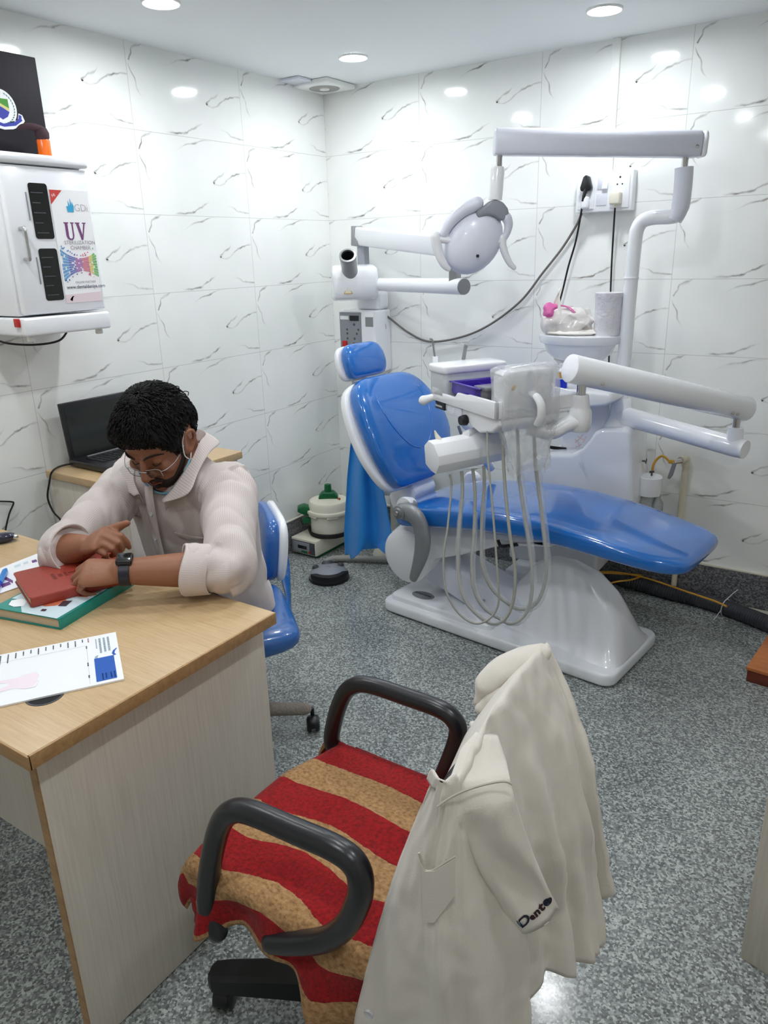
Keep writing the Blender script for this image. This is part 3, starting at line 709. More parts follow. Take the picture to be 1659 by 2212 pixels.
brs = [(-.01, .16, .09, .012), (0, .16, .13, .028), (.05, .165, .165, .036), (.15, .185, .21, .04), (.28, .205, .25, .042), (.42, .21, .265, .044), (.6, .208, .258, .046), (.76, .203, .24, .046), (.88, .20, .215, .042), (.95, .198, .18, .036), (.985, .196, .14, .025), (.995, .196, .11, .010)]
pd = MB(); st = []
for s, c, w, h in brs:
    st.append((BR(s, c, .02+.025*math.sin(PI*min(max(s, 0), 1))), BX*w, bn*h, .42))
pad(pd, st, 36)
bk = build('back_cushion', pd, 'blue', ch, sharp=80, mods=[SUB(1)])
pd = MB(); pad(pd, [(BR(s, c, -.028), BX*(w+.012), bn*(h*.55+.004), .4) for s, c, w, h in brs], 36); build('back_shell', pd, 'white', ch, sharp=80, mods=[SUB(1)])
for sg in (-1, 1):
    pc = [(.80, .205+sg*.145), (.66, .205+sg*.150), (.52, .205+sg*.135), (.40, .205+sg*.105), (.30, .205+sg*.06), (.26, .205+sg*.01)]
    build('piping', MB().tube(spline([BR(s, v, .020+.025*math.sin(PI*s)+interp([(q[0], q[3]) for q in brs], s)[0]*(1-(abs(v-.205)/interp([(q[0], q[2]) for q in brs], s)[0])**4.6)**(1/4.6)-.0012) for s, v in pc], 6), .0032, 8), 'blue', bk, sharp=180)
build('back_bracket', MB().prism([(-.02, .44), (.10, .47), (.115, .54), (.085, .60), (.03, .60), (-.04, .50)], L(0, .12, 0), AX, Z, BX*.15, r=.012), 'white', ch)
hc = L(-.245, .195, 1.062); hu = (AX*-.30+Z*.95).normalized(); hn2 = (AX*.95+Z*.30).normalized()
hs = [(-.075, .085, .012), (-.066, .105, .028), (-.045, .118, .036), (-.01, .124, .034), (.025, .122, .032), (.055, .112, .030), (.072, .095, .022), (.08, .075, .010)]
pd = MB(); pad(pd, [(hc+hu*a+hn2*(.02+.008*math.cos(a*20)), BX*w, hn2*h, .5) for a, w, h in hs], 32)
build('head_cushion', pd, 'blue', ch, sharp=80, mods=[SUB(1)])
pd = MB(); pad(pd, [(hc+hu*a+hn2*-.018, BX*(w+.009), hn2*(h*.6), .45) for a, w, h in hs], 32); build('head_shell', pd, 'white', ch, sharp=80, mods=[SUB(1)])
build('headrest_stem', MB().box((-.05, -.01, -.11), (.05, .006, .10), r=.004, ax=(BX, hn2, hu), org=hc+hn2*-.03-hu*.03), 'chrome', ch)
# near arm rest: silver blade hung on a round pivot
va = -.085
pv = on_v(869, 1104, va); P_ = lambda x, y: on_v(x, y, va)
am = MB(); cl = [P_(869, 1104), P_(893, 1112), P_(906, 1130), P_(913, 1160), P_(911, 1190), P_(903, 1220), P_(893, 1248)]
am.tube(spline(cl, 6), rspline([.034, .038, .037, .037, .034, .027, .019], 6), 16, flat=.6, up=BX, round_end=True)
ar = build('arm_rest', am, 'silver', ch)
build('arm_pivot', MB().lathe([(1e-4, .012), (.018, .012), (.02, .006), (.028, .004), (.030, -.02), (.030, -.09)], pv-BX*.022, -BX, 26), 'silver', ch)
build('pivot_bolt', MB().lathe([(1e-4, .008), (.010, .008), (.011, 0), (1e-4, 0)], pv-BX*.036, -BX, 18), 'chrome', ch)
pf = on_v(873, 1092, -.05); build('pivot_backing', MB().lathe([(1e-4, .0), (.040, 0), (.042, -.012), (.03, -.05)], pf+AX*.0-Z*.008, -BX, 28), 'white', ch)
fp = on_v(1021, 1038, .46); build('far_arm_rest', MB().lathe([(1e-4, .016), (.036, .016), (.044, .008), (.044, -.01), (1e-4, -.01)], fp, -BX, 28), 'white', ch)
build('far_arm_stem', MB().prism([(-.02, -.10), (.02, -.10), (.03, 0), (-.03, 0)], fp+BX*.002, AX, Z, BX*.012, r=.004), 'white', ch)

# blue disposable drape hanging behind the back rest
dp = [(768, 905, 800, 912), (757, 960, 812, 990), (750, 1030, 822, 1035), (746, 1100, 836, 1095), (743, 1150, 846, 1150), (744, 1176, 846, 1170), (745, 1196, 836, 1188)]
def drape(i, j):
    k = j*(len(dp)-1); a = min(int(k), len(dp)-2); f = k-a; p = [lerp(dp[a][q], dp[a+1][q], f) for q in range(4)]
    w = math.sin(i*PI*3.2+j*1.2)*.028*(.25+.75*j)+math.sin(i*9+j*3)*.008
    by = 0
    if j > .97: by = 14*math.sin(i*PI*2.0+.9)*(1 if i > .12 else .2)
    return on_v(lerp(p[0], p[2], i), lerp(p[1], p[3], i)+by, .20+w)
single('drape', MB().grid(drape, 36, 40), 'drape', 'blue disposable drape hanging from the back of the dental chair', 'drape', sharp=70, mods=[SOLID(.001)])

# ------------------------------------------------------------------ dental unit: cabinet, pole, lamp, delivery arm and tray
un = thing('dental_unit', 'white dental unit with lamp pole, overhead lamp and instrument tray arm', 'dental unit', (1.48, -.24, .15))
yf, yb = -.345, -.095
cab = MB(); F_ = lambda x, y: (lambda p: (p.x, p.z))(on_y(x, y, yf))
pl = [F_(1362, 932), F_(1345, 926), F_(1296, 926), F_(1284, 933), F_(1271, 952), F_(1256, 970), F_(1234, 981), F_(1176, 982), (1.25, .62), (1.24, .45), (1.62, .38), F_(1366, 1105)]
cab.prism(pl, (0, yf, 0), X, Z, Y*(yb-yf), r=.018, seg=3)
cabinet = build('cabinet', cab, 'white2', un)
lb = MB().box((1.20, -.33, .16), (1.615, -.08, .40), r=.02); build('lower_box', lb, 'white', un)
build('mounting_arm', MB().box((1.25, -.47, .13), (1.50, -.12, .17), r=.008), 'white', un)
wm = MB()
sdl = on_p(1256, 950, (0, yf+.05, 0), Y)
for pts in ([(1247, 938), (1252, 946), (1262, 952)], [(1262, 940), (1254, 950), (1244, 958)], [(1240, 948), (1250, 956), (1254, 966)], [(1268, 946), (1262, 958)], [(1246, 968), (1258, 962)]):
    wm.tube([on_p(x, y, V((sdl.x, yf+.03, sdl.z)), V((-.75, -.25, .6)).normalized())+V((-.004, -.002, .004)) for x, y in pts], .0016, 6)
clm = MB().prism([F_(1300, 985), F_(1300, 845), F_(1180, 845), F_(1190, 985)], (0, -.24, 0), X, Z, Y*.13, r=.02)
build('column', clm, 'white', un)
sl = MB(); a = on_y(1185, 965, -.243); b = on_y(1222, 972, -.243); sl.box((a.x, -.2435, b.z-.004), (b.x, -.235, a.z+.004), r=.002); build('slot', sl, 'dark', un)
# block shelf
a = on_y(1196, 842, -.40); b = on_y(1326, 884, -.40)
ZS = a.z+.002
build('shelf_block', MB().prism([(a.x-.12, ZS), (b.x-.01, ZS+.005), (b.x, ZS-.03), (b.x-.03, b.z+.012), (b.x-.14, b.z-.005), (a.x-.12, b.z)], (0, -.42, 0), X, Z, Y*.24, r=.012, seg=3), 'white', un)
# cuspidor bowl with a flat rim
cw = on_y(1252, 728, -.27); rb = (on_y(1338, 728, -.27)-on_y(1166, 728, -.27)).length/2
RIMZ = cw.z+.012
cu = MB().lathe([(1e-4, 0), (rb*.90, 0), (rb, -.004), (rb*1.01, -.02), (rb*.97, -.034), (rb*.88, -.040), (rb*.80, -.075), (rb*.62, -.098), (.06, -.108), (.045, -.14), (.045, -.235)], (cw.x, -.27, RIMZ), Z, 44, sx=1, sy=.66, xdir=X)
build('cuspidor_bowl', cu, 'white2', un)
# pole
py = -.25
PB = on_y(1334, 915, py); P1 = on_y(1357, 690, py)
pxl = lambda x, y: on_y(x, y, py)
pp = [PB-Z*.03, pxl(1342, 850), pxl(1352, 740), pxl(1362, 620), pxl(1372, 520), pxl(1378, 492), pxl(1390, 477), pxl(1412, 470), pxl(1448, 468), pxl(1464, 462), pxl(1472, 440), pxl(1476, 400), pxl(1478, 366)]
sp = spline(pp, 6); base_n = 4*6
pole = build('pole', MB().tube(sp, [.0265]*len(sp), 22), 'white2', un)
build('pole_sleeve', MB().tube(spline([pxl(1456, 474), pxl(1468, 452), pxl(1473, 425), pxl(1477, 385), pxl(1478, 362)], 5), [.030]*6+[.032]*15, 22), 'lav', pole)
build('pole_ring', MB().lathe([(.0265, -.003), (.030, -.002), (.030, .003), (.0265, .004)], pxl(1363, 601), pxl(1365, 580)-pxl(1362, 620), 24), 'white', pole)
build('pole_foot', MB().lathe([(.055, -.005), (.052, .006), (.034, .045), (.028, .12)], V((PB.x, py, .81)), Z, 30), 'white', pole)
tp = pxl(1478, 366)
bar_r = V((tp.x, tp.y, pxl(1480, 312).z))
build('pole_pin', MB().tube([tp-Z*.01, V((tp.x, tp.y, bar_r.z))], .012, 14), 'chrome', pole)
# overhead lamp arm
bl = bar_r+R0*.045; el = bar_r-R0*.685
el.z = facing(1052, 306, el).z; bl.z = facing(1508, 311, bl).z
prof = [(-.030, -.045), (.030, -.045), (.036, -.030), (.036, .020), (.026, .042), (-.026, .042), (-.036, .020), (-.036, -.030)]
d = (bl-el).normalized(); nn = Z.cross(d).normalized()
la = build('lamp_arm', MB().prism(prof, el, nn, d.cross(nn)*1, bl-el, r=.008, seg=3), 'lav', un)
build('arm_end_cap', MB().prism([(x*1.0, y*1.0) for x, y in prof], bl+d*.001, nn, d.cross(nn), d*.02, r=.009, seg=3), 'white2', la)
sc = facing(1494, 317, bl-nn*.04); build('arm_screw', MB().lathe([(1e-4, .004), (.006, .003), (.006, 0)], bl-d*.02+T0*.035-Z*.012, T0, 10), 'chrome', la)
hp = el+d*.048
LP = lambda x, y, e=0: facing(x, y, hp)+T0*e
pq_ = LP(1078, 372); build('lamp_pin', MB().tube([V((pq_.x, pq_.y, hp.z-.03)), pq_], .011, 14), 'chrome', la)
sp0, sp1 = LP(1076, 360), LP(1070, 432)
build('lamp_sleeve', MB().lathe([(1e-4, 0), (.020, 0), (.0245, -.008), (.0245, -(sp0-sp1).length), (1e-4, -(sp0-sp1).length)], sp0, (sp0-sp1), 24), 'white', la)
yk = MB()
ya = [LP(958, 505, .0), LP(975, 478, .004), LP(1000, 455, .008), LP(1030, 440, .01)]
yk.tube(spline(ya, 6), rspline([.016, .019, .022, .024], 6), 16, round_end=True)
yb_ = [LP(1093, 470, .01), LP(1098, 485, .006), LP(1094, 505, .0), LP(1084, 518, 0)]
yk.tube(spline(yb_, 6), rspline([.019, .016, .013, .013], 6), 16, round_end=True)
build('lamp_yoke', yk, 'lav', la)
gy = MB()
gc = [(1026, 457), (1030, 473), (1050, 466), (1066, 468), (1080, 477), (1092, 477), (1099, 466), (1095, 450), (1084, 436), (1070, 432), (1056, 434), (1044, 445)]
o_ = LP(1060, 455, 0)
gy.prism([((LP(x, y)-o_).dot(R0), (LP(x, y)-o_).dot(Z)) for x, y in gc], o_-T0*.018, R0, Z, T0*.045, r=.010, seg=3)
build('yoke_hub', gy, 'grey', la)
lc = LP(1024, 522, -.02)
la_ax = (R0*math.cos(R_(52))+Z*math.sin(R_(52))); lb_ax = (R0*math.sin(R_(52))-Z*math.cos(R_(52)))
hd = MB().ell(lc, (.125, .098, .060), (la_ax, lb_ax, T0), nu=32, nv=18)
lh = build('lamp_head', hd, 'lav', la)
build('lamp_face', MB().lathe([(.085, 0), (.105, .004), (.100, .02), (1e-4, .022)], lc-T0*.022, -T0, 32, sx=1.15, sy=.9, xdir=la_ax), 'white', lh)
hn_ = MB(); hn_.tube(spline([LP(975, 520), LP(958, 518), LP(943, 517)], 4), [.013]*9, 12); hn_.tube(spline([LP(941, 512), LP(944, 532), LP(951, 555), LP(960, 572), LP(968, 580)], 5), rspline([.019, .018, .0165, .0145, .011], 5), 14, round_end=True)
build('lamp_handle', hn_, 'white', lh)
hn_ = MB(); hn_.tube(spline([LP(1066, 524), LP(1076, 522), LP(1084, 520)], 4), [.012]*9, 12); hn_.tube(spline([LP(1086, 514), LP(1086, 530), LP(1092, 550), LP(1101, 568), LP(1110, 578)], 5), rspline([.0135, .014, .013, .0115, .009], 5), 14, round_end=True)
build('lamp_handle', hn_, 'white', lh)
build('lamp_latch', MB().lathe([(1e-4, .003), (.006, .002), (.006, 0)], LP(1029, 553, .036), T0, 8), 'black', lh)

# delivery arms
E1 = CAM+ray(1590, 966)*2.70; S1 = on_y(1343, 897, py)
ld = (E1-S1).normalized()
lower = build('lower_arm', MB().tube([S1, lerp(S1, E1, .5), E1, E1+ld*.035], [.040, .037, .037, .034], 24, round_end=False), 'white2', un)
build('arm_collar', MB().lathe([(.036, -.06), (.036, .06), (.03, .07)], V((S1.x, py, S1.z)), Z, 26), 'white2', lower)
pvt = E1+ld*-.01
E2 = CAM+ray(1600, 880)*2.70; E2 = V((pvt.x, pvt.y, 0)); E2.z = on_p(1598, 880, pvt, T0).z
build('arm_boss', MB().lathe([(.030, 0), (.026, .05), (1e-4, .052)], V((pvt.x, pvt.y, E1.z+.02)), Z, 22), 'white2', lower)
build('arm_pin', MB().tube([V((pvt.x, pvt.y, E1.z+.06)), V((pvt.x, pvt.y, E2.z-.02))], .013, 14), 'chrome', lower)
S2 = CAM+ray(1258, 803)*2.36
d = (S2-E2).normalized(); hz = Z.cross(d).normalized(); up = d.cross(hz)
pr2 = [(.037*math.cos(a), .041*math.sin(a)*(1 if math.sin(a) > 0 else .92)) for a in (2*PI*k/20+.1 for k in range(20))]
upper = build('upper_arm', MB().prism([(x*1.15, y*1.15) for x, y in pr2], S2+d*.052, hz, up, (E2-S2)-d*.094, r=.005, seg=2), 'white2', un)
sv = MB()
for q, k in ((.10, -.6), (.93, -.35), (.965, -.35)):
    c = lerp(S2, E2, q); sv.lathe([(1e-4, .005), (.006, .004), (.0065, 0)], c+T0*.038-Z*.02, T0, 12)
build('arm_screw', sv, 'chrome', upper)
HB = V((S2.x, S2.y, 0)); hubz = lambda y: on_p(1266, y, S2, T0).z
build('hub_pin', MB().tube([V((S2.x, S2.y, hubz(815))), V((S2.x, S2.y, hubz(856)))], .015, 16), 'chrome', un)
hub = MB().lathe([(1e-4, 0), (.024, 0), (.026, -.004), (.027, -.012), (.0275, -.014), (.031, -.042), (.036, -.05), (.038, -.085), (.036, -.11), (.03, -.118), (1e-4, -.118)], V((S2.x, S2.y, hubz(852))), Z, 28)
build('hub', hub, 'white', un)

# tray
TL = on_z(931, 832, 1.066); ta = V((.85, -.525, 0)).normalized(); tb = V((-ta.y, ta.x, 0))
def T_(a, b, z=0): return TL+ta*a+tb*b+Z*z
tray = MB()
tray.prism(rrect(0, .42, 0, .33, .03), T_(0, 0, -.045), ta, tb, Z*.012, r=.005)
for p in ([(0, 0), (.075, 0), (.092, -.018), (.165, -.018), (.182, 0), (.235, 0), (.255, .004), (.42, .004), (.42, -.05), (0, -.05)],):
    tray.prism(p, T_(.0, 0, 0), ta, Z, tb*.014, r=.004)
    tray.prism(p, T_(.0, .316, 0), ta, Z, tb*.014, r=.004)
tray.prism([(0, 0), (.33, 0), (.33, -.05), (0, -.05)], T_(0, 0, 0), tb, Z, ta*.014, r=.004)
tray.prism([(0, .004), (.33, .004), (.33, -.05), (0, -.05)], T_(.406, 0, 0), tb, Z, ta*.014, r=.004)
tr_o = build('tray', tray, 'white', un)
bd = MB().prism([(.015, -.045), (.41, -.045), (.42, -.07), (.38, -.10), (.30, -.115), (.18, -.082), (.03, -.078)], T_(0, .012, 0), ta, Z, tb*.30, r=.010, seg=3)
build('tray_body', bd, 'white', tr_o)
build('name_plate', MB().box((.018, .007, -.078), (.085, .013, -.050), r=.002, ax=(ta, tb, Z), org=TL), 'black', tr_o)
tm = MB(); text_mesh(tm, 'Bestodent', T_(.023, .006, -.0695), ta, Z, .0115, 0, .0006, bold=.02); build('plate_lettering', tm, 'white2', tr_o, flat=True)
build('switch_panel', MB().box((.10, .008, -.085), (.20, .014, -.052), r=.002, ax=(ta, tb, Z), org=TL), 'lav', tr_o)
build('knob', MB().lathe([(1e-4, .022), (.015, .022), (.018, .010), (.018, 0)], T_(.225, .010, -.085), -tb, 16), 'black', tr_o)
build('small_switch', MB().box((.145, .004, -.076), (.155, .010, -.058), r=.002, ax=(ta, tb, Z), org=TL), 'white2', tr_o)
hk = on_p(915, 865, T_(0, .02, 0), T0)
build('tray_handle', MB().tube(spline([T_(.02, .02, -.035), lerp(T_(.02, .02, -.035), hk, .6), hk], 4), rspline([.012, .014, .018], 4), 14, round_end=True), 'white', tr_o)
# display box at the viewer's end of the tray
Bx = MB().prism([(0, -.045), (.180, -.045), (.188, .07), (.176, .085), (.01, .085), (-.003, .07)], T_(.355, .025, .01), tb, Z, ta*.07, r=.016, seg=3)
disp = build('display_box', Bx, 'white', un)
gb = MB().tube(spline([T_(.43, .125, .02), T_(.452, .127, .012), T_(.468, .13, -.01), T_(.468, .132, -.045), T_(.455, .13, -.07)], 5), .011, 12, flat=1.3, up=tb, round_end=True)
build('grip', gb, 'white', disp)
build('grey_band', MB().box((.4262, .105, -.03), (.4275, .125, .09), ax=(ta, tb, Z), org=TL), 'lav', disp)
build('logo_dot', MB().disc(T_(.4265, .058, .045), ta, .008, 14, sx=1.2, sy=.7), 'gold', disp)
# bracket from tray to hub
hz0 = hubz(915); br = [T_(.36, .16, -.10), T_(.40, .22, -.115), V((S2.x, S2.y, 0))*.5+V((T_(.40, .22).x, T_(.40, .22).y, 0))*.5, V((S2.x, S2.y, 0))]
br[2].z = hz0+.0; br[3].z = hz0+.012
build('tray_bracket', MB().tube(spline(br, 6), rspline([.03, .032, .034, .036], 6), 16, flat=.8, up=Z), 'white', un)
# handpiece rack under the tray
HLp = CAM+ray(930, 987)*2.40; hb = V((.42, .907, 0)).normalized()
HRp = on_p(1078, 958, HLp, Z.cross(hb)); hd = (HRp-HLp); hdn = hd.normalized(); ho = hdn.cross(Z).normalized()
up_ = ho.cross(hdn)
rk = MB().prism([(-.012, .052), (.018, .044), (.044, .010), (.046, -.02), (.028, -.052), (.0, -.046), (-.03, -.03), (-.036, .03)], HLp, ho, up_, hd, r=.0022, seg=2)
rack = build('handpiece_rack', rk, 'white', un)
for i in range(6): build('rack_screw', MB().lathe([(.004, .0), (.004, .002), (1e-4, .002)], HLp+hd*(.12+.155*i)+ho*.018-up_*.0495, -up_, 8), 'dark', rack)
build('rack_arm', MB().tube(spline([T_(.12, .16, -.08), T_(.16, .14, -.12), lerp(HLp, HRp, .5)+up_*.05], 5), .014, 12), 'white', un)
hpz = HLp+hd*.16+up_*.04-ho*.01
build('handpiece', MB().tube(spline([hpz, on_p(948, 950, hpz, T0), on_p(943, 940, hpz, T0), on_p(939, 930, hpz, T0)], 4), rspline([.011, .010, .006, .002], 4), 12), 'cream', un)
# hoses
HO = [
 (.0036, [(972, 1025), (975, 1052), (967, 1139), (959, 1193), (959, 1247), (967, 1286), (993, 1327), (1028, 1347), (1060, 1334), (1077, 1301), (1075, 1247), (1069, 1160), (1062, 1074), (1054, 987), (1053, 905)]),
 (.0056, [(997, 1018), (999, 1063), (993, 1128), (990, 1182), (991, 1247), (1002, 1291), (1028, 1325), (1064, 1347), (1093, 1334), (1110, 1290), (1112, 1225), (1101, 1150), (1091, 1052), (1086, 965), (1084, 905)]),
 (.0056, [(1021, 1012), (1026, 1063), (1024, 1150), (1019, 1215), (1023, 1269), (1041, 1308), (1075, 1334), (1106, 1347), (1136, 1325), (1149, 1280), (1147, 1204), (1134, 1117), (1121, 1030), (1120, 997), (1117, 905)]),
 (.0056, [(1045, 1006), (1046, 1052), (1041, 1117), (1040, 1204), (1047, 1241), (1064, 1273), (1088, 1297), (1123, 1316), (1158, 1304), (1177, 1258), (1180, 1204), (1171, 1117), (1160, 1030), (1156, 997), (1152, 905)])]
dpt = lambda p: (p-CAM).dot(CF)
for i, (r, pts) in enumerate(HO):
    d0_ = dpt(HLp+hd*(.27+.155*i)+ho*.02-up_*.04); d1_ = dpt(T_(.36, .04+.06*i, -.1))
    n = len(pts); P = [CAM+ray(x, y)*lerp(d0_, d1_, sst(.25, .8, k/(n-1))) for k, (x, y) in enumerate(pts)]
    sp = spline(P, 8)
    h = build('hose', MB().tube(sp, r, 12), 'hose', un)
    if i:
        sl = MB(); lo, hi = {1: (10, 64), 2: (12, 104), 3: (8, 104)}[i]
        q = sp[lo:hi]; rr = [.0088+.0035*noise.noise(V((k*.55, i*3.3, 0)))+(.0035 if i > 1 and k > 45 else 0) for k in range(len(q))]
        off = R0*.004 if i > 1 else R0*0
        build('plastic_sleeve', sl.tube([p+off for p in q], rr, 10, cap=False), 'film2', un)
# assistant suction arm behind the rack
sa = MB().tube(spline([on_y(996, 880, -.62), on_y(1000, 905, -.60), on_y(1012, 921, -.58), on_y(1030, 930, -.55), on_y(1042, 948, -.53), on_y(1045, 985, -.50), on_y(1060, 1010, -.42)], 6), .020, 14)
build('assistant_arm', sa, 'white2', un)
build('suction_tip', MB().tube([on_y(990, 920, -.56), on_y(1003, 955, -.55), on_y(1007, 985, -.54)], [.006, .008, .009], 10), 'silver', un)
build('black_rod', MB().tube([on_y(1052, 945, -.52), on_y(1078, 924, -.50)], .007, 8), 'black', un)
# instruments standing behind the tray
for x0, y0, x1, y1, mm in ((934, 735, 940, 775, 'silver'), (1006, 748, 1000, 782, 'silver')):
    o = T_(-.03, .02 if x0 < 950 else .16, 0)
    ins = MB().tube(spline([on_p(x0-6 if x0 < 950 else x0+1, y0-3, o, T0), on_p(x0, y0, o, T0), on_p(lerp(x0, x1, .5), lerp(y0, y1, .5), o, T0), on_p(x1, y1, o, T0)], 4), .0035 if x0 < 950 else .007, 8)
    k_ = build('instrument', ins, mm, un)
    build('instrument_grip', MB().tube([on_p(x1, y1-5, o, T0), on_p(x1, y1+50, o, T0)], [.010, .012], 12), 'white2', un)
# water bottles on the right flank
bc = V((1.775, -.19, on_y(1387, 1046, -.19).z))
build('bottle_holder', MB().lathe([(1e-4, .042), (.046, .042), (.050, .038), (.050, -.038), (1e-4, -.038)], bc-X*.005, Z, 30), 'white', un)
build('holder_bracket', MB().box((1.70, -.225, bc.z-.035), (1.76, -.155, bc.z+.035), r=.005), 'white', un)
build('water_bottle', MB().lathe([(1e-4, -.20), (.036, -.20), (.038, -.19), (.038, -.06), (.03, -.036)], bc-X*.012, Z, 24), 'water', un)
build('water_bottle', MB().lathe([(1e-4, -.20), (.022, -.20), (.024, -.19), (.024, -.07), (.012, -.05), (.010, -.03)], bc+V((.035, -.005, 0)), Z, 20), 'water', un)
for dz, nx in ((.12, X), (.042, Z)):
    c = V((1.735, -.20, on_y(1383, 995, -.2).z)) if nx == X else bc+Z*.042
    k = MB().tube([c, c+nx*.014], .004, 8); k.box((-.011, -.002, -.004), (.011, .002, .006), r=.0015, ax=((Y*.7+Z*.7).normalized(), nx, (Z*.7-Y*.7).normalized()) if nx == X else ((X*.7+Y*.7).normalized(), (Y*.7-X*.7).normalized(), Z), org=c+nx*.016)
    build('wing_screw', k, 'dgrey', un)
build('red_mark', wm, 'redmark', un)

# things lying on the tray and shelf
cb = MB().prism(rrect(.0, .11, .005, .25, .015), T_(-.012, -.005, -.033), ta, tb, Z*.085, r=.006); t = thing('storage_box', 'translucent white storage box with flat lid at the back of the instrument tray', 'box', T_(.04, .12, -.033))
build('body', cb, 'frost', t)
build('lid', MB().prism(rrect(-.006, .116, -.001, .256, .017), T_(-.012, -.005, .048), ta, tb, Z*.028, r=.008, seg=3), 'white', t)
pt = MB(); a0_, a1_, b0_, b1_ = .114, .300, .020, .26
TLs = TL.copy(); TL = TL+Z*.020
pt.prism(rrect(a0_, a1_, b0_, b1_, .012), T_(0, 0, -.032), ta, tb, Z*.004)
for lo, hi in (((a0_, b0_), (a1_, b0_+.004)), ((a0_, b1_-.004), (a1_, b1_)), ((a0_, b0_), (a0_+.004, b1_)), ((a1_-.004, b0_), (a1_, b1_))):
    pt.box((lo[0], lo[1], -.032), (hi[0], hi[1], .006), r=.0015, ax=(ta, tb, Z), org=TL)
for lo, hi in (((a0_-.008, b0_-.008), (a1_+.008, b0_+.003)), ((a0_-.008, b1_-.003), (a1_+.008, b1_+.008)), ((a0_-.008, b0_-.008), (a0_+.003, b1_+.008)), ((a1_-.003, b0_-.008), (a1_+.008, b1_+.008))):
    pt.box((lo[0], lo[1], .004), (hi[0], hi[1], .008), r=.0015, ax=(ta, tb, Z), org=TL)
pt.box((a0_, b0_+.10, -.030), (a1_, b0_+.104, -.006), r=.001, ax=(ta, tb, Z), org=TL)
TL = TLs
single('instrument_tray', pt, 'purple', 'purple plastic instrument tray on the white tray of the dental unit', 'tray')
cbx = MB(); cbx.box((.262, .02, -.028), (.335, .085, .022), r=.004, ax=(ta, tb, Z), org=TL+Z*.004)
t = thing('small_case', 'small clear plastic case beside the purple instrument tray', 'case', T_(.30, .05, -.024)); build('body', cbx, 'clear', t)
build('lid', MB().box((.259, .017, .018), (.338, .088, .030), r=.003, ax=(ta, tb, Z), org=TL+Z*.004), 'clear', t)
# plastic cover bag over the display
def bag(i, j):
    # i round the loop, j downwards
    ang = i*2*PI; c, s = math.cos(ang), math.sin(ang)
    e = .35; f = lambda x: math.copysign(abs(x)**e, x)
    hwid = lerp(.106, .066, sst(.40, .95, j)); dep_ = lerp(.050, .028, sst(.2, 1, j))
    cb_ = .120+.016*j; ca = .392+.014*j
    z = lerp(.105, -.235, j)
    w = .004*noise.noise(V((c*2.2+5, s*2.2, j*5)))+.010*j*noise.noise(V((c*3, s*3+2, j*7)))
    if j < .001: hwid *= .86; dep_ *= .6
    z += .010*noise.noise(V((c*1.6, s*1.6, 9)))*(1-j)+.022*j*noise.noise(V((c*1.2, s*1.2, 4)))
    return T_(ca+(dep_+w)*f(c), cb_+(hwid+w)*f(s), z)
bg = MB(); bg.grid(bag, 64, 40); top = [bag(i/64, 0) for i in range(64)]; ctr = sum(top, V())/64+Z*.006
bg.add(top+[ctr], [(i, (i+1) % 64, 64) for i in range(64)])
single('plastic_cover', bg, 'film', 'crumpled clear plastic cover over the tray display', 'plastic bag', sharp=80)
# blue capped bottle, cotton pot on the shelf block
q = on_p(1212, 836, V((0, -.37, 0)), Y); q.z = ZS+.004
t = thing('small_bottle', 'small yellow labelled bottle standing in a bright blue cup on the shelf', 'bottle', q)
build('cup', MB().lathe([(1e-4, 0), (.023, 0), (.024, .004), (.024, .036), (1e-4, .036)], q, Z, 24), 'bluecap', t)
build('bottle', MB().lathe([(.017, .030), (.017, .068), (.012, .074), (.010, .08), (.012, .082), (.012, .096), (1e-4, .097)], q, Z, 20), 'white2', t)
build('label', MB().lathe([(.0174, .040), (.0174, .064)], q-X*.001, Z, 20), 'gold', t)
q2 = on_p(1228, 820, V((0, -.25, 0)), Y); q2.z = ZS+.003
t = thing('cotton_pot', 'lilac pot overflowing with white cotton behind the blue cup', 'pot', q2)
build('pot', MB().lathe([(1e-4, 0), (.036, 0), (.04, .05), (.042, .085), (.034, .085)], q2, Z, 26), mat('lilac', (140, 112, 170), .4), t)
ct = MB(); ct.ell(q2+V((.0, 0, .10)), (.062, .045, .032), nu=24, nv=14); ct.ell(q2+V((.03, -.01, .105)), (.04, .035, .026), nu=20, nv=12)
for p in ct.v: p += V((noise.noise(p*60), noise.noise(p*60+V((5, 0, 0))), noise.noise(p*60+V((0, 7, 0)))))*.012
build('cotton', ct, 'tissue', t, sharp=180)
# roll and tissue bag on the cuspidor
q = on_p(1310, 720, V((0, -.27, 0)), Y); q.z = RIMZ
tp_ = on_p(1310, 632, V((0, -.27, 0)), Y).z
single('film_roll', MB().lathe([(1e-4, 0), (.049, 0), (.051, .004), (.050, (tp_-RIMZ)*.5), (.052, tp_-RIMZ-.016), (.053, tp_-RIMZ-.014), (.053, tp_-RIMZ), (.02, tp_-RIMZ), (.02, tp_-RIMZ-.01), (1e-4, tp_-RIMZ-.01)], q, Z, 30), mat('wrapped_roll', (232, 230, 236), .3, bump=(60, .9)), 'tall white plastic wrapped roll standing on the cuspidor rim', 'roll')
q = on_p(1222, 722, V((0, -.28, 0)), Y); q.z = RIMZ
t = thing('tissue_pack', 'crumpled clear and pink tissue pack on the cuspidor bowl', 'tissue pack', q)
bg = MB(); bg.ell(q+V((0, 0, .050)), (.100, .072, .055), nu=36, nv=20, p=.75)
for p in bg.v: p += V((noise.noise(p*28), noise.noise(p*28+V((5, 0, 0))), noise.noise(p*28+V((0, 7, 0)))))*.020; p.z = max(p.z, RIMZ+.001)
build('wrapper', bg, 'film3', t, sharp=60)
build('tissue_stack', MB().box((-.06, -.04, .002), (.06, .04, .05), r=.012, org=q), 'tissue', t)
pk = MB(); pk.ell(q+V((-.052, -.035, .085)), (.034, .030, .036), nu=20, nv=12)
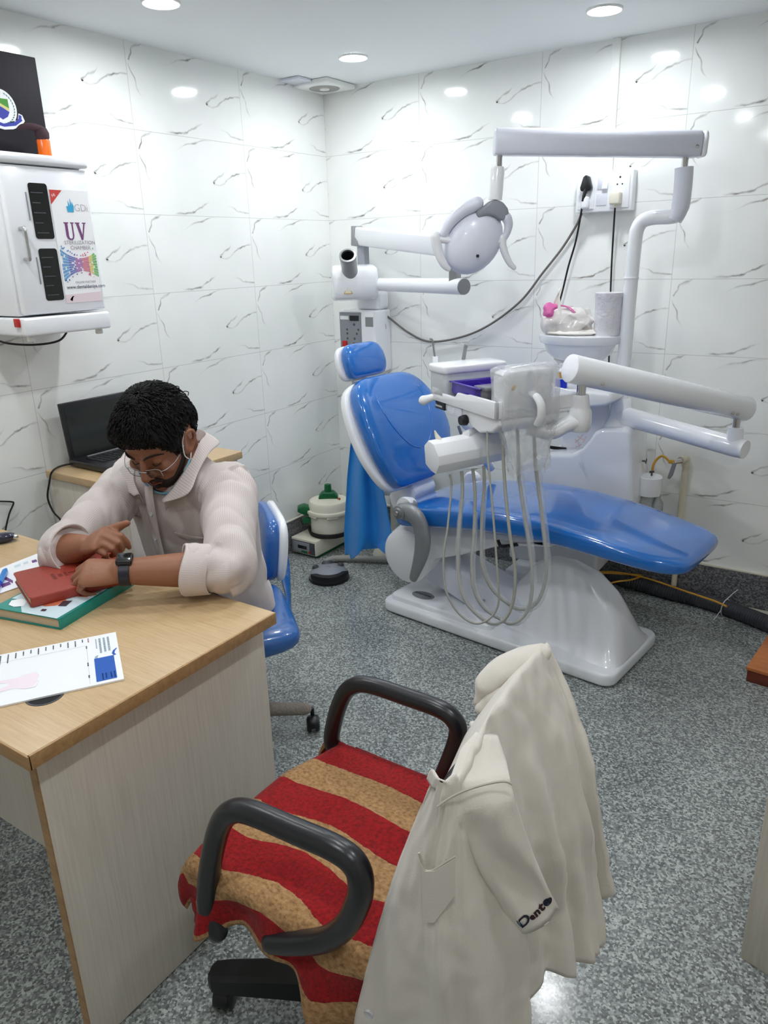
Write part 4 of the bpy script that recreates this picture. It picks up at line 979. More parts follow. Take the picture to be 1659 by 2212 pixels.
for p in pk.v: p += V((noise.noise(p*40), noise.noise(p*40+V((5, 0, 0))), noise.noise(p*40+V((0, 7, 0)))))*.012
pk.tube(spline([q+V((-.02, -.03, .115)), q+V((.02, -.04, .108)), q+V((.05, -.045, .088))], 5), .008, 8, flat=.4, up=Z)
build('pink_print', pk, 'pink', t, sharp=60)
def tis(i, j): return q+V((-.035+.012*j+(i-.5)*.075*(1-j**1.5), -.058+.03*j+.012*math.sin(i*5), .035+.150*j-.02*abs(i-.4)))
build('tissue', MB().grid(tis, 10, 14), 'tissue', t, sharp=70, mods=[SOLID(.002)])
rg = MB().lathe([(rb*.86, .002), (rb*.92, .008), (rb*.70, .020), (rb*.62, .006)], V((cw.x-.03, -.27, RIMZ)), Z, 48, sx=.80, sy=.62, xdir=X)
for p in rg.v: p += V((noise.noise(p*30), noise.noise(p*30+V((5, 0, 0))), .5*abs(noise.noise(p*30+V((0, 7, 0))))))*.014; p.z = max(p.z, RIMZ+.001)
single('tissue_sheet', rg, 'tissue', 'crumpled off white sheet spread under the tissue pack', 'sheet', sharp=60)
# ------------------------------------------------------------------ things on the floor at the back
c = on_z(711, 1249, .0)
t = thing('foot_pedal', 'round grey and black foot pedal on the floor beside the dental chair', 'foot pedal', c)
pr_ = .098; fd = (T0*.9+R0*.15).normalized(); fs_ = fd.cross(Z)
bd = MB().lathe([(1e-4, .006), (pr_*.98, .006), (pr_, .012), (pr_*.98, .030), (pr_*.75, .052), (pr_*.35, .062), (1e-4, .063)], c, Z, 40)
build('shell', bd, 'grey', t)
build('base_ring', MB().lathe([(1e-4, 0), (pr_*1.01, 0), (pr_*1.03, .006), (pr_*1.01, .014), (1e-4, .014)], c, Z, 40), 'black', t)
seg = [(pr_*1.02*math.cos(a), pr_*1.02*math.sin(a)) for a in (R_(18+144*i/18) for i in range(19))]
pd_ = MB().prism(seg, c+Z*.016+fd*.006, fs_, fd, Z*.034, r=.006); build('tread', pd_, 'black', t)
for ang, r in ((180+90, .028), (198, .016), (342, .016)):
    a = R_(ang); p = c+fs_*(pr_*.66*math.cos(a))+fd*(pr_*.66*math.sin(a)*(.95 if ang == 270 else 1))
    n = (Z*.8+(p-c).normalized()*.5).normalized()
    build('button', MB().lathe([(1e-4, .014), (r*.8, .013), (r, .006), (r, -.01)], p+Z*.054, n, 22, sx=1, sy=.8), 'dgrey', t)
build('emblem', MB().lathe([(.012, 0), (.0135, .001), (.015, 0)], c+Z*.060+fd*.012, (Z+fd*.25).normalized(), 20), 'dgrey', t)
hq = spline([on_z(704, 1222, .035), on_z(708, 1212, .03), on_z(730, 1206, .022), on_z(780, 1207, .02), on_z(830, 1209, .02), on_z(862, 1210, .02), on_z(900, 1215, .02)], 14)
build('corrugated_lead', MB().tube(hq, [.0165+.0012*math.sin(k*1.7) for k in range(len(hq))], 12), 'hose', t)

# steam sterilizer: cream pot with green handles on its control base
x0, x1 = .022, .188; y0 = -.490; pc = V((.165, -.335, 0))
t = thing('steam_sterilizer', 'cream pot sterilizer with green handles on a control base, in the corner', 'sterilizer', (.12, -.33, 0))
bb = build('base', MB().box((x0+.01, y0+.02, 0), (x1-.004, -.14, .03), r=.005), 'green', t)
build('control_box', MB().box((x0, y0, .016), (x1, -.20, .100), r=.004), 'cream', t)
fp_ = build('front_panel', MB().box((x0+.006, y0-.004, .022), (x1-.008, y0+.002, .088), r=.002), 'dgrey', t)
build('label_plate', MB().box((x0+.012, y0-.0055, .026), (x0+.125, y0-.003, .084), r=.001), 'grey', fp_)
build('display', MB().box((x0+.048, y0-.007, .048), (x0+.108, y0-.005, .066)), 'screen', fp_)
build('red_button', MB().lathe([(1e-4, .004), (.006, .004), (.006, 0)], (x0+.125, y0-.005, .036), -Y, 12), 'red', fp_)
build('green_button', MB().box((x0+.070, y0-.008, .028), (x0+.112, y0-.004, .038), r=.001), 'green', fp_)
pz = .100
pot = MB().lathe([(1e-4, 0), (.092, 0), (.100, .008), (.104, .12), (.104, .128), (1e-4, .128)], pc+Z*pz, Z, 44)
build('pot', pot, 'cream', t)
ld_ = MB().lathe([(.106, .118), (.118, .122), (.121, .132), (.118, .140), (.108, .142), (.106, .175), (.100, .186), (.06, .196), (1e-4, .199)], pc+Z*pz, Z, 44)
for a in range(6):
    u = V((math.cos(a*PI/3+.3), math.sin(a*PI/3+.3), 0)); ld_.box((-.03, -.004, -.014), (.03, .004, .0), r=.003, ax=(u.cross(Z), u, Z), org=pc+u*.111+Z*(pz+.124))
lid = build('lid', ld_, 'cream', t)
kn = MB().prism([(-.052, 0), (.052, 0), (.050, .018), (.030, .040), (-.030, .040), (-.050, .018)], pc+Z*(pz+.192)-T0*-.026, R0, Z, -T0*.052, r=.006)
kn.lathe([(.020, .038), (.018, .078), (.010, .080), (1e-4, .078)], pc+Z*(pz+.192), Z, 8)
build('lid_knob', kn, 'green', lid)
for s in (-1, 1):
    u = (R0*s+T0*.12).normalized(); w_ = u.cross(Z)
    build('side_handle', MB().prism([(.100, .005), (.135, .012), (.168, .030), (.164, .052), (.13, .062), (.100, .048)], pc+Z*(pz+.105)-w_*.030, u, Z, w_*.060, r=.006), 'green', t)
    build('lower_grip', MB().prism([(.098, .0), (.145, .006), (.145, .03), (.098, .034)], pc+Z*(pz+.064)-w_*.026, u, Z, w_*.052, r=.006), 'green', t)
build('valve', MB().lathe([(.008, 0), (.008, .010), (.005, .014), (1e-4, .015)], pc+Z*(pz+.190)+R0*.058+T0*.03, Z, 12), mat('copper', (196, 120, 80), .3, metal=.8), lid)
cb = MB()
for k in range(3):
    cb.tube([pc+Z*(pz+.006+.009*k)+V((math.cos(a), math.sin(a), 0))*(.107+.003*k) for a in (lerp(PI*.9, PI*1.95, i/20) for i in range(21))], .005, 8)
build('power_lead', cb, 'cblack', t)

# low white stool glimpsed behind the chair back
c = V((.50, -.195, 0)); t_ = thing('low_stool', 'low white stool half hidden behind the dental chair back', 'stool', c)
build('seat', MB().lathe([(1e-4, .36), (.13, .36), (.165, .39), (.17, .43), (.15, .455), (.05, .465), (1e-4, .465)], c, Z, 36), 'white2', t_)
build('column', MB().lathe([(1e-4, .05), (.03, .05), (.03, .37), (1e-4, .37)], c, Z, 18), 'cream', t_)
build('base', MB().lathe([(1e-4, 0), (.13, 0), (.12, .02), (.04, .06), (1e-4, .06)], c, Z, 30), 'cream', t_)

# low wooden platform and the cupboard at the right edge
c0 = on_z(1611, 1471, 0); e1 = V((1, -.10, 0)).normalized(); e2 = V((-e1.y, e1.x, 0))
p = MB().box((0, 0, 0), (.62, .34, .046), r=.002, ax=(e1, e2, Z), org=c0)
t = thing('wooden_platform', 'low brown wooden platform at the right edge on the granite floor', 'platform', c0+e1*.3+e2*.2)
build('plinth', p, 'brownd', t); build('top_board', MB().box((-.004, -.004, .046), (.624, .344, .060), r=.002, ax=(e1, e2, Z), org=c0), 'brown', t)
k0 = on_z(1598, 2068, 0); k1 = on_z(1659, 2108, 0); kd = (k1-k0); kd.z = 0; kd.normalize(); kn_ = Z.cross(kd)
t = thing('cupboard', 'pale cupboard side cut off by the right edge of the view', 'cupboard', k0+kd*.25+kn_*.2)
build('carcass', MB().box((0, 0, .0), (.50, .45, .725), r=.002, ax=(kd, kn_, Z), org=k0), 'beige2', t)
build('top_board', MB().box((-.01, -.01, .725), (.52, .46, .75), r=.003, ax=(kd, kn_, Z), org=k0), 'oak', t)

# ------------------------------------------------------------------ side table with laptop
ST = .80; ty = on_z(97, 1016, ST).y; tx1 = on_y(275, 1150, ty).x+.004
t = thing('side_table', 'pale side cabinet with oak top under the laptop, against the left wall', 'side table', (.32, ty+.27, 0))
build('top', MB().box((on_z(97, 1016, ST).x, ty, ST-.028), (tx1+.02, ty+.55, ST), r=.003), 'oak', t)
build('carcass', MB().box((.045, ty+.012, 0), (tx1, ty+.54, ST-.028), r=.002), 'beige', t)
hl = on_z(153, 1002, ST+.012); tl = on_p(124, 873, V((0, hl.y, 0)), Y); su = (tl-hl); ln = su.length; su.normalize(); sn = su.cross(Y)*1
if sn.x < 0: sn = -sn
t = thing('laptop', 'open black laptop on the side table behind the seated man', 'laptop', (hl.x+.12, hl.y+.19, ST))
W_ = .385
build('screen_lid', MB().box((0, 0, -.006), (W_, ln, .006), r=.004, ax=(Y, su, sn), org=hl), 'blackm', t)
build('screen', MB().box((.016, .020, .006), (W_-.016, ln-.018, .0072), ax=(Y, su, sn), org=hl), 'screen', t)
build('keyboard_base', MB().box((hl.x-.01, hl.y-.002, ST+.004), (hl.x+.25, hl.y+W_, ST+.028), r=.005), 'blackm', t)
ky = MB()
for i in range(5):
    for j in range(14):
        ky.box((hl.x+.045+i*.021, hl.y+.035+j*.0225, ST+.028), (hl.x+.063+i*.021, hl.y+.054+j*.0225, ST+.031), r=.001, seg=1)
build('keyboard', ky, 'black', t)
build('hinge_strip', MB().box((hl.x+.012, hl.y+.06, ST+.027), (hl.x+.022, hl.y+W_-.06, ST+.030), r=.001), 'silver', t)
build('power_lead', MB().tube(spline([(hl.x+.01, hl.y+.004, ST+.014), on_z(128, 1008, ST+.006), on_z(112, 1020, ST+.004), on_y(107, 1040, ty-.006), on_y(103, 1075, ty-.006), on_y(115, 1105, ty-.006), on_y(132, 1125, ty-.006), on_y(140, 1150, ty-.006), on_y(142, 1185, ty-.006)], 6), .0035, 8), 'cblack', t)
wc = MB().tube(spline([on_x(-40, 1083, .012), on_x(0, 1083, .012), on_x(24, 1084, .012), on_x(29, 1088, .012), on_x(20, 1110, .012), on_x(12, 1145, .012), on_x(8, 1190, .012)], 5), .003, 8)
single('loose_cable', wc, 'cblack', 'thin dark cable bending down the left wall behind the desk', 'cable')

# ------------------------------------------------------------------ desk
DZ = .75; dx1 = 1.468; dyf, dyb = -2.782, -2.182
t = thing('desk', 'oak topped office desk with a pale side panel', 'desk', (.85, -2.48, 0))
build('desktop', MB().box((.20, dyf, DZ-.026), (dx1-.004, dyb, DZ), r=.001), 'oak', t)
eb = MB().box((dx1-.006, dyf-.001, DZ-.028), (dx1, dyb+.001, DZ-.0005), r=.001); eb.box((.20, dyf-.003, DZ-.028), (dx1, dyf+.003, DZ-.0005), r=.001)
build('edge_band', eb, 'oakedge', t)
px0 = 1.392; px1 = 1.412
pa = build('side_panel', MB().box((px0, dyf+.035, .004), (px1, dyb+.012, DZ-.028), r=.001), 'beige', t)
build('panel_lipping', MB().box((px0-.0006, dyf+.0335, .004), (px1+.0006, dyf+.036, DZ-.028)), 'oakedge', pa)
mz = on_y(50, 1780, -2.64).z
build('modesty_panel', MB().box((.22, -2.655, mz), (px0, -2.637, DZ-.028), r=.001), 'beige', t)
build('left_panel', MB().box((.22, dyf+.035, .004), (.24, dyb+.012, DZ-.028), r=.001), 'beige', t)
gc_ = on_z(97, 1503, DZ)
gr = MB().lathe([(.0305, -.002), (.0305, .001), (.034, .001), (.0345, -.001)], gc_, Z, 30); build('cable_grommet', gr, 'dgrey', t)
build('grommet_hole', MB().lathe([(1e-4, -.001), (.0305, -.001), (.0305, .0006), (1e-4, .0006)], gc_, Z, 30), 'dark', t)

# printed pad
A = on_z(250, 1365, DZ+.004); Bq = on_z(268, 1466, DZ+.004); Cq = on_z(0, 1410, DZ+.004)
ux = (Bq-A); pw_ = ux.length; ux.normalize(); uy = (Cq-A); uy = (uy-ux*uy.dot(ux)).normalized()      # ux across the sheet, uy down the page
t = thing('notepad', 'white printed letterhead pad with a blue block near the desk corner', 'notepad', A+ux*pw_/2+uy*.15-Z*.004)
PL = pw_*1.42
build('sheets', MB().box((0, 0, -.0035), (pw_, PL, 0), ax=(ux, uy, Z), org=A), 'paper', t, flat=True)
pm_ = MB()
def S_(a, b, e=.0006): return A+ux*a*pw_+uy*b*pw_+Z*e
def SQ(a0, b0, a1, b1, m, e=.0006): pm_.quad(S_(a0, b0, e), S_(a1, b0, e), S_(a1, b1, e), S_(a0, b1, e), m)
SQ(.50, .055, .955, .235, 0); 
pm_.add([S_(x, y, .0007) for x, y in ((.50, .055), (.46, .07), (.40, .055), (.36, .02), (.37, .015), (.41, .035), (.46, .045), (.50, .03))], [tuple(range(8))], 0)
pm_.add([S_(x, y, .0006) for x, y in ((.50, .23), (.46, .225), (.44, .205), (.45, .19), (.47, .20), (.50, .20))], [tuple(range(6))], 2)
rr = random.Random(5)
def words(a0, a1, b, h, m, k=1.0):
    a = a0
    while a < a1-.01:
        w_ = min(rr.uniform(.012, .03)*k, a1-a); SQ(a, b, a+w_, b+h, m); a += w_+.007
for b in (.075, .115, .155): words(.08, .40, b, .020, 2)
words(.08, .30, .195, .010, 2)
for b in (.085, .115, .16, .19): words(.82, .94, b-.02, .012, 3, .6)
words(.03, .13, .265, .012, 4)
for i in range(13): words(.035, .035+rr.uniform(.06, .13)*(1.6 if i > 9 else 1), .32+.068*i, .011, 1)
SQ(.185, .285, .188, 1.42, 2); 
for a in range(60): SQ(.22+.0125*a, .290, .229+.0125*a, .2925, 2)
words(.20, .26, .287, .012, 1); words(.55, .62, .287, .012, 1); words(.80, .85, .287, .012, 1)
pm_.add([S_(x, y, .0005) for x, y in ((.52, .74), (.60, .72), (.66, .74), (.72, .72), (.80, .75), (.80, .84), (.74, .92), (.76, 1.06), (.72, 1.12), (.67, .98), (.62, .98), (.58, 1.12), (.54, 1.08), (.56, .92), (.52, .84))], [tuple(range(15))], 5)
pm_.add([S_(x, y, .0008) for x, y in ((.70, .735), (.72, .725), (.80, .755), (.805, .80), (.79, .80), (.785, .765))], [tuple(range(6))], 6)
build('print', pm_, ['blueink', 'ink', mat('print_bluegrey', (150, 168, 180), .6), 'bookwhite', mat('print_rust', (170, 110, 110), .6), 'pinkink', 'paper'], t, flat=True)

# brochure, textbook, diary, pen
bro = MB(); bp_ = [on_z(x, y, DZ+.001) for x, y in ((-70, 1256), (88, 1194), (150, 1240), (60, 1262), (-50, 1300))]
bro.add(bp_+[q+Z*.0016 for q in bp_], [tuple(range(4, -1, -1)), tuple(range(5, 10))]+[(i, (i+1) % 5, 5+(i+1) % 5, 5+i) for i in range(5)])
BQ = lambda x, y: on_z(x, y, DZ+.0030)
for i, (mi, pts) in enumerate([(1, [(82, 1197), (88, 1194), (108, 1211), (98, 1212)]), (1, [(0, 1246), (10, 1244), (28, 1254), (28, 1260), (10, 1252), (0, 1254)]), (1, [(68, 1211), (78, 1208), (81, 1213), (70, 1216)]), (2, [(30, 1222), (44, 1217), (45, 1222), (32, 1227)]), (2, [(50, 1215), (60, 1212), (61, 1216), (51, 1219)]), (1, [(2, 1262), (20, 1256), (24, 1262), (4, 1270)]), (2, [(5, 1243), (14, 1239), (15, 1243), (6, 1246)])]):
    bro.add([BQ(x, y) for x, y in pts], [tuple(range(len(pts)))], mi)
single('brochure', bro, ['paper', mat('print_purple', (110, 70, 130), .5), 'bookwhite'], 'white and purple printed leaflet under the red brown diary', 'leaflet', flat=True)
e1 = V((-.975, -.22, 0)).normalized(); e2 = V((e1.y, -e1.x, 0)); N = on_z(127, 1337, DZ+.027)
N.z = DZ
if e2.y < 0: e2 = -e2
t = thing('textbook', 'thick teal spined textbook lying on the desk under the red brown diary', 'book', N+e1*.09+e2*.12)
BT_ = .0265; bw, bl_ = .19, .245
build('pages', MB().box((.003, .004, .003), (bw-.003, bl_-.004, BT_-.003), ax=(e1, e2, Z), org=N), 'page', t, flat=True)
cv = MB().box((0, 0, 0), (bw, bl_, .003), r=.0008, ax=(e1, e2, Z), org=N); cv.box((0, 0, BT_-.003), (bw, bl_, BT_), r=.0008, ax=(e1, e2, Z), org=N); cv.box((0, 0, 0), (.004, bl_, BT_), r=.0015, ax=(e1, e2, Z), org=N)
build('cover', cv, 'teal', t)
pr2_ = MB(); KQ = lambda a, b: N+e1*a*bw+e2*b*bl_+Z*(BT_+.0006)
for mi, pts in [(0, [(.03, .0), (.55, .0), (.68, .09), (.78, .20), (.97, .20), (.97, .98), (.03, .98)]), (1, [(.30, .20), (.40, .16), (.55, .18), (.62, .26), (.5, .33), (.38, .30), (.30, .34), (.22, .27)]), (2, [(.16, .22), (.26, .20), (.30, .30), (.20, .34)]), (3, [(.66, .10), (.75, .06), (.86, .08), (.92, .16), (.84, .22), (.72, .20)]), (1, [(.10, .44), (.22, .42), (.25, .52), (.12, .55)]), (2, [(.30, .08), (.36, .07), (.38, .11), (.32, .12)])]:
    pr2_.add([KQ(a, b)+Z*.0002*mi for a, b in pts], [tuple(range(len(pts)))], mi)
build('cover_print', pr2_, ['bookwhite', mat('print_orange', (200, 110, 80), .4), mat('print_dark', (64, 50, 60), .4), 'paper'], t, flat=True)
DB = DZ+BT_+.001; DH = .024
P1, P2 = on_z(27, 1237, DB+DH), on_z(63, 1293, DB+DH); P3 = on_z(250, 1236, DB+DH)
f1 = (P1-P2); wd = f1.length; f1.normalize(); f2 = V((f1.y, -f1.x, 0)); f2 = f2 if f2.dot(P3-P2) > 0 else -f2
t = thing('diary', 'red brown leather diary lying on the teal textbook under his hands', 'diary', V((P2.x, P2.y, DB))+f1*.07+f2*.1)
oD = V((P2.x, P2.y, DB)); dl = .232
build('pages', MB().box((.004, .004, .003), (wd-.003, dl-.004, DH-.003), ax=(f1, f2, Z), org=oD), 'page', t, flat=True)
cv = MB().prism(rrect(0, wd, 0, dl, .010), oD, f1, f2, Z*.003, r=.001); cv.prism(rrect(0, wd, 0, dl, .010), oD+Z*(DH-.003), f1, f2, Z*.003, r=.0012); cv.box((-.001, .002, 0), (.006, dl-.002, DH-.0005), r=.003, ax=(f1, f2, Z), org=oD)
build('cover', cv, 'leather', t)
em = MB()
for (a0, b0, a1, b1) in ((.40, .30, .62, .335), (.46, .36, .56, .40), (.44, .42, .58, .45), (.50, .46, .54, .56), (.60, .58, .74, .60), (.60, .62, .72, .64)):
    em.quad(*[oD+f1*a*wd+f2*b*dl+Z*(DH+.0004) for a, b in ((a0, b0), (a1, b0), (a1, b1), (a0, b1))])
build('embossing', em, 'leatherd', t, flat=True)
pA, pB = on_z(13, 1229, DZ+.012), on_z(-20, 1300, DZ+.012)
t = thing('pen', 'bright blue pen on the leaflet at the left edge', 'pen', on_z(0, 1252, DZ+.003))
build('barrel', MB().tube([pB, lerp(pB, pA, .55)], .0055, 12), 'bluecap', t); build('cap', MB().tube([lerp(pB, pA, .55), lerp(pB, pA, .92), pA], [.0068, .0072, .003], 12), mat('pen_blue', (46, 132, 210), .3), t)
q = on_z(2, 1172, DZ)
sh = MB().ell(q+Z*.014-e1*-.0, (.042, .022, .014), (V((.5, .86, 0)), V((-.86, .5, 0)), Z), nu=20, nv=10, p=.8)
t = thing('key_fob', 'dark glossy key fob lying on the desk at the left edge', 'key fob', q); build('body', sh, mat('navy_gloss', (22, 24, 52), .15, coat=.6), t)
build('metal_tip', MB().ell(q+V((.024, .03, .012)), (.012, .010, .009), nu=14, nv=8), 'chrome', t)

# ------------------------------------------------------------------ the man's blue stool
sc_ = V((.90, -1.86, 0)); fwd = V((-.62, -.78, 0)).normalized(); sd = V((-fwd.y, fwd.x, 0))
t = thing('office_chair', 'blue vinyl swivel chair with white backed rest under the seated man', 'chair', sc_)
e_ = on_z(612, 1400, .43)
pd = MB(); pad(pd, [(sc_+Z*.43+fwd*a, sd*w, Z*h, .55) for a, w, h in ((-.235, .15, .012), (-.225, .19, .03), (-.18, .22, .045), (-.05, .235, .048), (.1, .235, .048), (.2, .22, .045), (.245, .19, .03), (.255, .15, .012))], 32)
# keep the visible corner where the photo shows it
cs = e_-(sc_+Z*.43); sh_ = V((cs.x, cs.y, 0)).length-.255
for p_ in pd.v: p_ += V((cs.x, cs.y, 0)).normalized()*max(sh_, 0)*.3
build('seat', pd, 'bluec', t, sharp=80, mods=[SUB(1)])
bkc = on_p(588, 1193, sc_-fwd*.22, fwd); 
bkc = bkc-sd*0
bn_ = (fwd*.97+Z*.10).normalized(); bu_ = (Z*.97-fwd*.12).normalized()
# centre of the rest so that its right silhouette sits where the photo shows it
def rest(off, hs, ws): return [(bc_+bu_*a+bn_*off, sd*w*ws, bn_*h*hs, .5) for a, w, h in ((-.118, .11, .010), (-.108, .145, .022), (-.075, .162, .032), (0, .17, .034), (.07, .160, .032), (.10, .135, .022), (.112, .10, .010))]
rt = on_p(598, 1196, sc_-fwd*.24, fwd)
sgn = 1 if (sd.dot(R0) > 0) else -1
bc_ = rt-sd*sgn*.160
pd = MB(); pad(pd, rest(.012, 1, 1), 30); build('back_cushion', pd, 'bluec', t, sharp=80, mods=[SUB(1)])
pd = MB(); pad(pd, rest(-.022, .7, 1.04), 30); build('back_shell', pd, 'white2', t, sharp=80, mods=[SUB(1)])
build('back_bar', MB().tube(spline([bc_-bn_*.04-sd*sgn*.09, bc_-bn_*.06-Z*.16-sd*sgn*.09, sc_-fwd*.22+Z*.36, sc_-fwd*.05+Z*.37], 6), .024, 12, flat=.4, up=sd), 'bluec', t)
build('column', MB().lathe([(1e-4, .10), (.03, .10), (.03, .25), (.022, .25), (.022, .39), (1e-4, .39)], sc_, Z, 20), 'chrome', t)
lv = on_z(590, 1342, .40); lm = MB().tube([sc_+Z*.385, lerp(sc_+Z*.385, lv, .9)], .008, 8); build('height_lever', lm, 'black', t)
lz = MB()
for k in range(5): lz.ell(lv+R0*(.004*k-.002)+Z*(.016-.009*k), (.010, .008, .007), nu=10, nv=6)
build('lever_knob', lz, 'white', t)
def leg_to(end, parent, r0, r1, mname, hub, zc, name='base_leg'):
    hb_ = hub+Z*zc; d = (end-hb_); o = build(name, MB().tube([hb_, lerp(hb_, end, .5), lerp(hb_, end, .96)], [r0, lerp(r0, r1, .5), r1], 12, flat=.8, up=Z, round_end=True), mname, parent); return o
def castor(p, parent, r, dirv, mname='black'):
    p = V(p); u = V((dirv.x, dirv.y, 0)).normalized(); w_ = u.cross(Z); k = MB()
    for s in (-1, 1): k.lathe([(1e-4, .012), (r*.6, .012), (r*.95, .009), (r, .003), (r, -.003), (1e-4, -.003)], V((p.x, p.y, r))+w_*s*.010, w_*s, 24)
    c_ = build('castor', k, mname, parent)
    hdm = MB().lathe([(r*1.06, -.015), (r*1.10, -.013), (r*1.10, .013), (r*1.06, .015)], V((p.x, p.y, r)), w_, 24)
    hdm.v = [q if q.z > r*.9 else q+Z*(r*.9-q.z) for q in hdm.v]; build('castor_hood', hdm, mname, c_)
    build('castor_stem', MB().tube([V((p.x, p.y, r*1.5))-u*.012, V((p.x, p.y, r*3))-u*.012], .007, 10), mname, c_)
cs_ = on_z(632, 1572, .018)
ang0 = math.atan2(cs_.y-sc_.y, cs_.x-sc_.x)
for k in range(5):
    a = ang0-k*2*PI/5; d = V((math.cos(a), math.sin(a), 0)); en = sc_+d*.27+Z*.085
    leg_to(en, t, .030, .024, 'dust', sc_, .115); castor(sc_+d*.285, t, .026, d.cross(Z))

# ------------------------------------------------------------------ office chair in the foreground
hb = V((1.84, -2.41, 0))
t = thing('office_chair', 'black armed swivel chair in the foreground under a striped towel', 'chair', hb)
build('seat', MB().prism(rrect(1.625, 2.08, -2.585, -2.225, .06), (0, 0, .425), X, Y, Z*.05, r=.02, seg=3), 'black', t)
br_ = MB(); pad(br_, [(V((2.112+.03*(z-.5), -2.42, z)), Y*w, X*h, .4) for z, w, h in ((.50, .14, .01), (.51, .165, .022), (.6, .18, .028), (.72, .185, .022), (.80, .175, .018), (.828, .15, .012), (.834, .12, .006))], 26)
build('backrest', br_, 'black', t, sharp=80)
build('back_bar', MB().tube(spline([V((2.13, -2.42, .60)), V((2.14, -2.42, .46)), V((2.05, -2.42, .40)), V((1.9, -2.42, .40))], 6), .03, 12, flat=.35, up=Y), 'black', t)
def arm(pts, y, r):
    P = [on_y(a, b, y) for a, b in pts]; return MB().tube(spline(P, 6), r, 18, flat=1.0, round_end=True)
build('arm_rest', arm([(470, 2010), (450, 1960), (451, 1900), (462, 1830), (479, 1775), (505, 1752), (545, 1756), (640, 1796), (725, 1833), (768, 1868), (780, 1915), (768, 1962), (742, 2004), (700, 2030), (640, 2036), (590, 2034)], -2.630, .0195), 'blackm', t)
build('arm_rest', arm([(800, 1655), (745, 1632), (718, 1605), (722, 1560), (740, 1506), (763, 1482), (800, 1480), (880, 1506), (955, 1534), (985, 1562), (988, 1592), (972, 1640), (950, 1690), (925, 1735)], -2.215, .0180), 'blackm', t)
build('column', MB().lathe([(1e-4, .09), (.032, .09), (.032, .26), (.024, .26), (.024, .425), (1e-4, .425)], hb, Z, 20), 'black', t)
build('hub', MB().lathe([(1e-4, .07), (.05, .07), (.052, .14), (.04, .155), (1e-4, .155)], hb, Z, 24), 'black', t)
e0 = on_z(466, 2100, .088); a0 = math.atan2(e0.y-hb.y, e0.x-hb.x)
for k in range(5):
    a = a0+k*2*PI/5; d = V((math.cos(a), math.sin(a), 0)); s_ = d.cross(Z); lg = MB()
    o = []
    for q, w_, zt, zb_ in ((.03, .032, .145, .085), (.16, .030, .128, .075), (.29, .028, .105, .062), (.318, .024, .100, .060), (.328, .015, .092, .064)):
        c = hb+d*q; o.append([c+s_*w_*x+Z*(zb_ if y < 0 else zt)-Z*(.008 if abs(x) > .9 and y > 0 else 0) for x, y in ((-1, -1), (1, -1), (1, 1), (.7, 1), (-.7, 1), (-1, 1))])
    build('base_leg', lg.loft(o), 'black', t, sharp=30); castor(hb+d*.30, t, .028, s_)

# striped towel thrown over the seat
yF, yN, zS = -2.212, -2.600, .497
def towel(i, j):
    x = lerp(1.598, 2.085, i); hang = lerp(.125, .40, sst(.62, .86, i))+.02*math.sin(i*11)
    if i < .05: hang *= .8
    tot = .02+(yF-yN)+hang; s = j*tot
    xe = .5*noise.noise(V((i*5, 3, j*9)))*.02
    if s < .02: y = yF+.004; z = zS-.020+s
    elif s < .02+(yF-yN): q = s-.02; y = yF-q; z = zS+.006*math.sin(PI*q/(yF-yN))+.004*noise.noise(V((x*14, y*14, 0)))
    else:
        q = s-.02-(yF-yN); rr_ = .03; ang = min(q/rr_, PI/2); y = yN-rr_*math.sin(ang)+.0; z = zS-rr_*(1-math.cos(ang))-max(0, q-rr_*PI/2)
        f = sst(.03, .12, q); y += f*(.022*math.sin(i*23+q*8)-.004+.03*noise.noise(V((i*6, q*9, 2)))); y = min(y, -2.596); x += f*.012*math.sin(i*15+1)
    # round the edges front and back
    e = max(0, .10-i)/.10; z -= .030*e*e+(.02*e**6); x += -.004*e
    if s > .02 and s < .02+(yF-yN): x += .035*sst(.16, 0, abs(y-(yF))/1.0)*(1-i)*.9
    return V((x, y, z))
def tstripe(i, j):
    hang = lerp(.125, .40, sst(.62, .86, i)); s = j*(.02+(yF-yN)+hang); k = .02+(yF-yN)
    if s <= k: v = (s-.016)/.156
    else: v = (k-.016)/.156+(s-k)/.105*.9
    return v+.012*noise.noise(V((i*30, s*4, 0)))+.02*i
tw = MB(); tw.grid(towel, 80, 110, at=tstripe)
bl = []
bun = on_y(430, 1965, -2.615)
m2 = MB().ell(bun+V((.01, .012, 0)), (.030, .026, .058), nu=24, nv=16)
for p in m2.v: p += V((noise.noise(p*26), noise.noise(p*26+V((5, 0, 0))), noise.noise(p*26+V((0, 7, 0)))))*.014
tw.add(m2.v, m2.f, 0, [(.25+.9*max(0, (p.x-bun.x+.002)*24)+(.0)) for p in m2.v])
tws = single('towel', tw, 'towel', 'red and tan striped towel over the foreground chair seat', 'towel', base=(1.84, -2.42, .1), sharp=180, attr='stripe', mods=[SOLID(.006, -1)])
lb_ = on_z(496, 1806, zS-.012)
lm = MB().quad(lb_+V((.004, .05, .006)), lb_+V((-.012, .045, -.012)), lb_+V((-.014, -.02, -.018)), lb_+V((.002, -.02, .004)))
build('care_label', lm, 'coat', tws, flat=True, mods=[SOLID(.001)])

